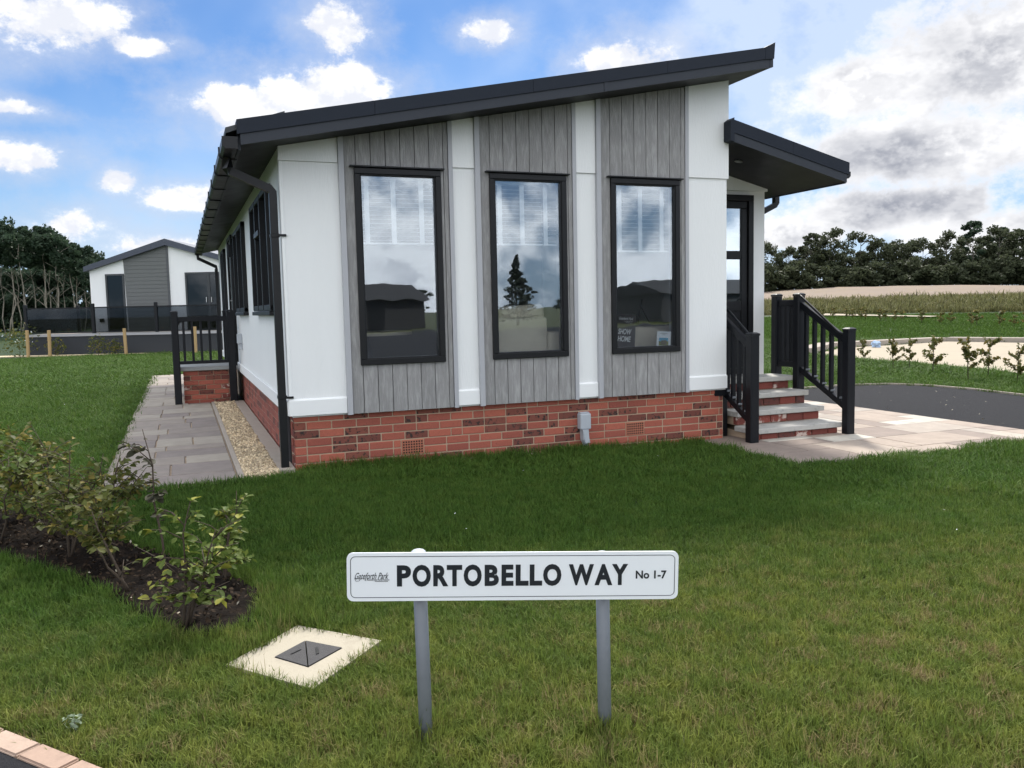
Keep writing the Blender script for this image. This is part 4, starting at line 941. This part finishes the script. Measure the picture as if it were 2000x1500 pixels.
for i in range(22):
    pxx = 1460+i*28+random.uniform(-9, 9); put_tree('scrub_bush', 'low dark scrub bush along the foot of the right wood', 'scrub along the right wood', fwd(pxx, 97.5+random.uniform(-.6, .6)), *SB[i % 2], bark_m, tree_leaf, (1.3, 1.3, random.uniform(.9, 1.5)), i*2.1)

# ------------------------------------------------------------------ young hedge beyond the driveway
def whip(rg, h, nleaf, size):
    bm = bmesh.new(); tips = []
    add_tube(bm, [(0, 0, -.03), (.02*h, .01, h*.5), (0, .02*h, h)], [.009, .007, .003], 5)
    for k in range(9):
        t = rg.uniform(.25, .9); a = rg.uniform(0, 6.28); L = h*rg.uniform(.22, .45)*(1.1-t*.4); p = Vector((.02*h*math.sin(t*3), .01, h*t)); q = p+Vector((math.cos(a)*L*.8, math.sin(a)*L*.8, L*.6))
        add_tube(bm, [p, p.lerp(q, .5)+Vector((0, 0, .01)), q], [.004, .003, .0015], 4); tips.append((p, q))
    tips.append((Vector((0, 0, h*.5)), Vector((0, .02*h, h*1.02))))
    c_ = np.array([p.lerp(q, rg.uniform(.15, 1.05))+Vector(rg.normal(0, .018, 3)) for p, q in (tips[rg.integers(len(tips))] for _ in range(nleaf))])
    return bm_me(bm, True), np_mesh(*leaf_quads(c_, size, rg, .5))
WP = [whip(rg, .70, 330, .034) for _ in range(3)]
hp = [(14.3, 8.1), (13.2, 6.1), (13.75, 6.2), (13.1, 5.0), (12.3, 3.5), (13.1, 3.75), (12.5, 2.7), (12.35, 2.15), (12.2, 1.6)]
hl = ['sparse first hedge plant beside the black post, past the driveway', 'second young hedge plant from the black post, past the driveway', 'reddish third hedge plant close beside the second one', 'fourth young hedge plant from the black post', 'fifth hedge plant, tall, with a leaning thin side shoot',
      'sixth young hedge plant, set a little behind the others', 'seventh young hedge plant near the right picture edge', 'eighth young hedge plant at the right picture edge', 'last hedge plant just at the right picture edge']
for i, ((x, y), lab) in enumerate(zip(hp, hl)):
    t = thing('hedge_plant', lab, 'shrub', (x, y, float(zg(x, y))-.01), i*1.9, 'young hedge past the driveway', local=True); s_ = (.8, .95, .85, 1.05, 1.1, 1.0, .95, .9, .9)[i]; t.scale = (s_, s_, s_)
    mk('stem', WP[i % 3][0], stem_m, t); mk('foliage', WP[i % 3][1], whip_leaf, t)
WF = [whip(rg, .6, 90, .05) for _ in range(2)]
for i in range(22):
    f_i = i/21; x = 36.2-4.0*f_i+random.uniform(-.3, .3); y = 36.0-18.5*f_i+random.uniform(-.3, .3)
    t = thing('hedge_plant', 'tiny sapling in the distant row across the far lawn', 'shrub', (x, y, float(zg(x, y))-.02), i*1.7, 'distant row of saplings', local=True); s_ = random.uniform(.85, 1.25); t.scale = (s_*1.3, s_*1.3, s_)
    mk('stem', WF[i % 2][0], stem_m, t); mk('foliage', WF[i % 2][1], whip_leaf, t)
bm = bmesh.new(); bmesh.ops.create_icosphere(bm, subdivisions=2, radius=.16)
for v in bm.verts: v.co = v.co*random.uniform(.35, 1.3); v.co.z = max(v.co.z*.8, -.1)
o = mk('plastic_bag', bm_me(bm), mat('pale_blue_plastic', (.35, .48, .68), .5, .2, 6)); o.location = (19.2, 12.65, 0.02); tag(o, 'crumpled pale blue plastic bag on the pale concrete base', 'bag')

# ------------------------------------------------------------------ shrubs in the planting bed: single leaves
def leaf_mesh(L, w, fold, curl):
    n_ = 5; V = []; F = []
    for i in range(n_):
        t = i/(n_-1); ww = w*math.sin(math.pi*min(.98, t*.92+.04))**.8; z = -curl*t*t
        V += [(-ww, L*t, z+fold*ww), (0, L*t, z), (ww, L*t, z+fold*ww)]
    for i in range(n_-1):
        a = i*3; F += [(a, a+1, a+4, a+3), (a+1, a+2, a+5, a+4)]
    me = np_mesh(V, F, True); return me
LFS = {}
def leafset(m):
    if m.name not in LFS:
        LFS[m.name] = []
        for L, w, fo, cu in ((.056, .0185, .35, .012), (.048, .0165, .5, .016), (.062, .021, .25, .008), (.040, .015, .4, .005)):
            me = leaf_mesh(L, w, fo, cu); me.materials.append(m); LFS[m.name].append(me)
    return LFS[m.name]
def shrub(label, x, y, h, nst, nbr, nleaf, m, rg, lean=(0, 0), spread=.5, leafz=.12, extra=0):
    t = thing('shrub', label, 'shrub', (x, y, .02), 0, 'young hedge shrubs in the planting bed', local=True); segs = []
    bm = bmesh.new()
    for s_ in range(nst):
        a = rg.uniform(0, 6.28); sp_ = spread*h*(.15 if s_ == 0 else .5); top = Vector((lean[0]+math.cos(a)*sp_, lean[1]+math.sin(a)*sp_, h*(1 if s_ == 0 else rg.uniform(.6, .9))))
        p = [Vector((rg.normal(0, .01), rg.normal(0, .01), -.04))]+[top*q+Vector((rg.normal(0, .012), rg.normal(0, .012), 0)) for q in (.25, .5, .75, 1.)]
        add_tube(bm, p, [.0075, .0065, .005, .004, .0018], 6); segs.append((p[2], p[4], .5)); segs.append((p[1], p[3], .25))
        for k in range(nbr):
            q = rg.uniform(.2, .92); b0 = p[0].lerp(p[-1], q); i = min(int(q*4), 3); b0 = p[i].lerp(p[i+1], q*4-i); a2 = rg.uniform(0, 6.28); L = h*rg.uniform(.18, .42)*(1.15-q*.6)*spread*2
            e = b0+Vector((math.cos(a2)*L, math.sin(a2)*L, L*rg.uniform(.15, .8))); mid = b0.lerp(e, .5)+Vector((0, 0, .02))
            add_tube(bm, [b0, mid, e], [.0032, .0024, .001], 4); segs.append((b0, e, q))
    mk('stem', bm_me(bm, True), stem_m, t); ms = leafset(m)
    for k in range(nleaf):
        a, b, q = segs[rg.integers(len(segs))]; u = rg.uniform(.1, 1.02); pnt = a.lerp(b, u)
        if pnt.z < leafz*h: continue
        o = bpy.data.objects.new('leaf', ms[rg.integers(4)]); C.objects.link(o); o.parent = t; o.location = pnt
        d = (b-a).normalized(); az_ = math.atan2(d.y, d.x)+rg.choice((-1, 1))*rg.uniform(.3, 1.4)
        o.rotation_euler = (rg.uniform(-.5, .55), rg.normal(0, .45), az_-math.pi/2); s_ = rg.uniform(.5, 1.08); o.scale = (s_, s_, s_)
    if extra:
        c_ = np.array([a.lerp(b, rg.uniform(.05, 1.05))+Vector(rg.normal(0, .022, 3)) for a, b, q in (segs[rg.integers(len(segs))] for _ in range(extra))]); c_ = c_[c_[:, 2] > leafz*h]
        f = mk('foliage', np_mesh(*leaf_quads(c_, .021, rg, .6)), m, t); f['kind'] = 'stuff'
    return t
rg2 = np.random.default_rng(5)
shrub('bright green leafy shrub at the front tip of the planting bed', -.92, -3.70, .57, 3, 11, 250, leaf_a, rg2, (.02, 0), .52, extra=60)
shrub('green shrub with long sideways shoots right of the front one, at the lawn edge', -.72, -3.12, .46, 2, 9, 190, leaf_a, rg2, (.05, .05), .5, extra=60)
shrub('slim dark-leaved sprig rising in front of the paving slabs', -1.00, -2.85, .78, 1, 6, 70, leaf_c, rg2, (-.12, .06), .35)
shrub('nearly bare leaning twig shrub in the middle of the bed', -1.17, -3.06, .42, 2, 3, 16, leaf_b, rg2, (-.16, .05), .3)
shrub('olive shrub left of the slim dark sprig', -1.28, -2.55, .55, 3, 9, 250, leaf_b, rg2, (0, 0), .6, extra=170)
shrub('bushy green shrub with yellow leaves, third from the left picture edge', -1.52, -2.28, .66, 3, 11, 285, leaf_b, rg2, (0, 0), .6, extra=170)
shrub('dense olive shrub, second from the left picture edge', -1.66, -1.72, .72, 3, 11, 285, leaf_b, rg2, (0, 0), .65, extra=170)
shrub('dense green shrub nearest the left picture edge', -1.98, -1.72, .74, 3, 11, 285, leaf_a, rg2, (0, 0), .6, extra=170)
shrub('olive shrub at the back of the bed behind the sprig', -1.35, -1.75, .52, 3, 9, 230, leaf_b, rg2, (.05, 0), .7, extra=170)
shrub('green shrub at the far back of the bed near the left edge', -1.95, -.95, .64, 3, 10, 260, leaf_b, rg2, (0, 0), .6, extra=170)
shrub('dark green shrub low at the left picture edge', -2.12, -1.35, .66, 3, 10, 260, leaf_b, rg2, (0, 0), .6, extra=170)
# bark chips and litter on the soil
cv, cf = [], []; k0_ = 0
pts = np.stack([rng.uniform(-3.4, -.5, 9000), rng.uniform(-4, .5, 9000)], 1); pts = pts[inpoly(pts[:, 0], pts[:, 1], inset(bedp, .93))]
cq = np.concatenate([pts, rng.uniform(.04, .055, (len(pts), 1))], 1)
o = mk('bark_chips', np_mesh(*leaf_quads(cq, .012, rng, 1.5)), chip_m); tag(o, 'dark bark chips and litter on the soil', 'mulch', kind='stuff')
sel = cq[rng.choice(len(cq), 60)]; sel[:, 2] += .01
o = mk('pale_litter', np_mesh(*leaf_quads(sel, .009, rng, 1.5)), conc_m); tag(o, 'tiny pale stones scattered on the dark soil', 'stones', kind='stuff')
#@@STUFF
# ------------------------------------------------------------------ grass, gravel (uncountable): points with instanced tufts
def scatter_obj(name, pts, scl, rot, variants, m, label, cat):
    """pts (n,3); each point carries one of the small variant meshes"""
    me = bpy.data.meshes.new(name); me.vertices.add(len(pts)); me.vertices.foreach_set('co', np.asarray(pts, np.float32).ravel())
    for an, ty, arr in (('scl', 'FLOAT_VECTOR', scl), ('rot', 'FLOAT_VECTOR', rot)):
        at = me.attributes.new(an, ty, 'POINT'); at.data.foreach_set('vector', np.asarray(arr, np.float32).ravel())
    at = me.attributes.new('pick', 'INT', 'POINT'); at.data.foreach_set('value', rng.integers(0, len(variants), len(pts)).astype(np.int32))
    me.materials.append(m); o = mk(name, me, m)
    cl = bpy.data.collections.new(name+'_variants')
    for i, v in enumerate(variants):
        v.materials.append(m); vo = bpy.data.objects.new('%s_%d' % (name, i), v); cl.objects.link(vo)
    g = bpy.data.node_groups.new(name, 'GeometryNodeTree'); g.interface.new_socket('Geometry', in_out='INPUT', socket_type='NodeSocketGeometry'); g.interface.new_socket('Geometry', in_out='OUTPUT', socket_type='NodeSocketGeometry')
    gi = g.nodes.new('NodeGroupInput'); go = g.nodes.new('NodeGroupOutput'); iop = g.nodes.new('GeometryNodeInstanceOnPoints'); ci = g.nodes.new('GeometryNodeCollectionInfo')
    ci.inputs['Collection'].default_value = cl; ci.inputs['Separate Children'].default_value = True; ci.inputs['Reset Children'].default_value = True
    def attr(nm, ty):
        a = g.nodes.new('GeometryNodeInputNamedAttribute'); a.data_type = ty; a.inputs[0].default_value = nm; return a.outputs[0]
    L = g.links.new; L(gi.outputs[0], iop.inputs['Points']); L(ci.outputs[0], iop.inputs['Instance']); iop.inputs['Pick Instance'].default_value = True
    L(attr('pick', 'INT'), iop.inputs['Instance Index']); L(attr('scl', 'FLOAT_VECTOR'), iop.inputs['Scale'])
    e2r = g.nodes.new('FunctionNodeEulerToRotation'); L(attr('rot', 'FLOAT_VECTOR'), e2r.inputs[0]); L(e2r.outputs[0], iop.inputs['Rotation'])
    L(iop.outputs[0], go.inputs[0])
    md = o.modifiers.new('scatter', 'NODES'); md.node_group = g
    tag(o, label, cat, kind='stuff'); return o
def tuft(nb, h, w, spread, rg, droop=.5):
    V, F = [], []
    for i in range(nb):
        a = rg.uniform(0, 6.28); d = np.array([math.cos(a), math.sin(a), 0]); sd_ = np.array([-d[1], d[0], 0]); hh = h*rg.uniform(.55, 1.15); b0 = np.array([rg.normal(0, spread), rg.normal(0, spread), 0]); bend = rg.uniform(.1, droop)*hh
        k = len(V); ww = w*rg.uniform(.7, 1.2)
        p1 = b0+d*bend*.35+np.array([0, 0, hh*.55]); p2 = b0+d*bend+np.array([0, 0, hh*.98-bend*.25])
        V += [b0-sd_*ww, b0+sd_*ww, p1+sd_*ww*.8, p1-sd_*ww*.8, p2]; F += [(k, k+1, k+2, k+3), (k+3, k+2, k+4, k+4)]
    V = np.array(V); me = bpy.data.meshes.new('tuft'); me.from_pydata([tuple(v) for v in V], [], [tuple(dict.fromkeys(f)) for f in F]); me.update(); return me
def blocked(x, y):
    b = (x > -1.54) & (x < .03) & (y > -.33) & (y < 13.7)
    b |= (x > 0) & (x < 5.9) & (y > -.03) & (y < 12.5)
    b |= (x > 4.24+.05*np.sin(y*9)) & (x < 7.76) & (y > -1.56+.06*np.sin(x*5)+.03*np.sin(x*13)) & (y < 3.4)
    b |= inpoly(x, y, dpts) | inpoly(x, y, inset(bedp, .97)) | inpoly(x, y, inset(sp, .96))
    q = (np.stack([x, y], -1)-k0) @ kn; b |= (q > -.012)
    b |= inpoly(x, y, [(13.7, 2.2), (14.6, 5.4), (14.85, 6.9), (15.1, 8.8), (15.6, 11.2), (18.2, 13.2), (20.9, 13.4), (23.2, 13.7), (24.2, 11), (24, 2)])
    xl = (x-BO.x)*ba.x+(y-BO.y)*ba.y; yl = (x-BO.x)*bb.x+(y-BO.y)*bb.y
    b |= (yl > -2.1) & (xl > -3.1) & (xl < 7)
    return b
cx0, cy0 = -.868, -7.61
def ring_pts(d0, d1, dens, a0=-14, a1=57):
    a0, a1 = R(a0), R(a1); m_ = int(dens*(d1*d1-d0*d0)/2*(a1-a0)); d = np.sqrt(rng.uniform(d0*d0, d1*d1, m_)); a = rng.uniform(a0, a1, m_)
    x, y = cx0+d*np.sin(a), cy0+d*np.cos(a); k = ~blocked(x, y); return x[k], y[k]
rgt = np.random.default_rng(3)
tv = [tuft(14, .056, .0017, .018, rgt, .95) for _ in range(6)]
xs_, ys_ = [], []; sc_ = []
for d0, d1, dn, s_ in ((2.0, 4.2, 2300, 1.), (4.2, 7., 1300, 1.1), (7, 11, 620, 1.35), (11, 18, 260, 1.75), (18, 34, 85, 2.4)):
    x, y = ring_pts(d0, d1, dn); xs_.append(x); ys_.append(y); sc_.append(np.full(len(x), s_))
x, y, s_ = map(np.concatenate, (xs_, ys_, sc_)); nn_ = len(x)
# longer fringe along the bed and at the foot of the walls
patch = .5+.5*np.sin(x*1.9+np.sin(y*2.3)*1.4)*np.sin(y*2.1+np.sin(x*1.7))
near_bed = inpoly(x, y, inset(bedp, 1.22)) & (y < 0)
wall_ = (y > -.16) & (x > .1) & (x < 4.4)
hs = (.72+.35*patch+.25*rng.random(nn_))*np.where(near_bed, 1.55, 1.)*np.where(wall_, 1.35, 1.)*np.where(rng.random(nn_) > .985, 1.75, 1.)*np.where((np.hypot(x+.196, y+5.034) < .06) | (np.hypot(x-.361, y+5.232) < .06), 1.6, 1.)
wsc = np.where(s_ > 1.2, s_*1.15, 1.)
scl = np.stack([s_**.5*wsc, s_**.5*wsc, hs*np.minimum(s_, 1.35)], 1)
rot = np.stack([rng.normal(0, .16, nn_), rng.normal(0, .16, nn_), rng.uniform(0, 6.28, nn_)], 1)
zz = zg(x, y)-.006
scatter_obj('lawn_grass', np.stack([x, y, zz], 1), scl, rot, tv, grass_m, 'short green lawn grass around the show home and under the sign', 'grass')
# far lawn on the right
x, y = ring_pts(34, 58, 22, 36, 56); nn_ = len(x); tf = [tuft(16, .11, .010, .10, rgt, .8) for _ in range(3)]
scatter_obj('far_lawn_grass', np.stack([x, y, zg(x, y)-.01], 1), np.repeat(rng.uniform(.7, 1.4, (nn_, 1)), 3, 1), np.stack([rng.normal(0, .1, nn_), rng.normal(0, .1, nn_), rng.uniform(0, 6.28, nn_)], 1), tf, grass_m, 'distant green lawn beyond the young hedge on the right', 'grass')
x, y = ring_pts(57, 84, 9, 36, 57); u = x*.766+y*.643; k = (u > 55) & (u < 74+6*rng.random(len(x))); x, y = x[k], y[k]; nn_ = len(x); tf = [tuft(22, .40, .018, .28, rgt, .8) for _ in range(3)]
scatter_obj('rough_grass', np.stack([x, y, zg(x, y)-.02], 1), np.repeat(rng.uniform(.5, 1.25, (nn_, 1))*np.where(rng.random((nn_, 1)) > .93, 1.7, 1), 3, 1), np.stack([rng.normal(0, .1, nn_), rng.normal(0, .1, nn_), rng.uniform(0, 6.28, nn_)], 1), tf, rough_m, 'tall dry rough grass in front of the sandy bank', 'grass')
# gravel strip
m_ = 9500; x = rng.uniform(-.42, -.135, m_); y = -.24+6.6*rng.random(m_)**1.5; pv = []
for i in range(4):
    bm = bmesh.new(); bmesh.ops.create_icosphere(bm, subdivisions=1, radius=.0165)
    for v in bm.verts: v.co = Vector((v.co.x*random.uniform(.8, 1.4), v.co.y*random.uniform(.7, 1.2), v.co.z*random.uniform(.5, .9)))
    pv.append(bm_me(bm))
scatter_obj('gravel', np.stack([x, y, rng.uniform(.004, .024, m_)], 1), np.repeat(rng.uniform(.6, 1.5, (m_, 1)), 3, 1), rng.uniform(0, 6.28, (m_, 3)), pv, gravel_m, 'cream gravel strip between the path and the side wall', 'gravel')
# daisies and clover heads
x, y = ring_pts(3.2, 24, .35); nn_ = len(x); c_ = np.stack([x, y, zg(x, y)+.055], 1)
o = mk('daisies', np_mesh(*leaf_quads(c_, .008, rng, 3.)), signw_m); tag(o, 'tiny white clover heads dotted over the lawn', 'flowers', kind='stuff')
c_ = np.stack([rng.uniform(7.9, 10.5, 46), rng.uniform(-1.5, 3.4, 46), np.full(46, -.062)], 1)
o = mk('loose_stones', np_mesh(*leaf_quads(c_, .014, rng, 2.)), conc_m); tag(o, 'tiny pale stones lying loose on the dark driveway', 'stones', kind='stuff')
wd = thing('pale_weed', 'pale grey-green weed beside the pink kerb at lower left', 'weed', (-1.27, -4.52, 0), local=True)
mk('leaves', np_mesh(*leaf_quads(rng.normal(0, .014, (70, 3))+np.array([0, 0, .04]), .0075, rng, .5)), mat('pale_weed_leaf', (.20, .25, .16), .8, .1, 20), wd); tube('stem', [(0, 0, -.01), (0, 0, .05)], .003, stem_m, wd, 5)

# ------------------------------------------------------------------ across the road, seen only as reflections in the front windows
def far_house(label, x0, x1, y0, y1, zw, zr):
    t = thing('bungalow', label, 'bungalow', ((x0+x1)/2, y1, 0)); box('wall', x0, x1, y0, y1, -.1, zw, wallbk_m, t)
    ym = (y0+y1)/2; prism('roof', [(y0-.4, zw), (y1+.4, zw), (ym, zr)], 'x', x0-.3, x1+.3, roofbk_m, t)
    box('door', x0+(x1-x0)*.4, x0+(x1-x0)*.4+.9, y1+.002, y1+.05, 0, 2.0, frame_m, t)
    prism('gable_end', [(y0+.6, zw+.02), (y1-.6, zw+.02), (ym, zr-.25)], 'x', x0-.34, x0-.301, wallbk_m, t)
far_house('dark bungalow reflected low in the leftmost front window', 9.5, 16.6, -64, -55, 2.2, 3.5)
far_house('dark low-roofed bungalow reflected in the right-hand front window', 37.5, 50.0, -64, -55, 2.3, 3.7)
ct = thing('conifer', 'dark conifer reflected in the middle front window', 'tree', (27.0, -62, 0), local=True)
cc = []
for k in range(2600):
    t_ = rng.random()**.75; rr = (1-t_)*2.3*(.72+.28*math.sin(t_*44)); a = rng.uniform(0, 6.28); q = rr*math.sqrt(rng.uniform(.3, 1)); cc.append((q*math.cos(a), q*math.sin(a), .4+t_*5.6))
mk('crown', np_mesh(*leaf_quads(np.array(cc), .15, rng, 0)), cone_m, ct); tube('trunk', [(0, 0, -.1), (0, 0, 5.8)], [.16, .02], bark_m, ct, 7)
for i in range(8):
    x_ = 12+i*6.5; put_tree('roadside_tree', 'dark tree reflected along the skyline of the front windows', 'reflected skyline trees', (x_, -86-4*(i % 2), 0), *RT[i % 6], bark_m, tree_leaf, (.75, .75, .5), i)
strip_tmp()
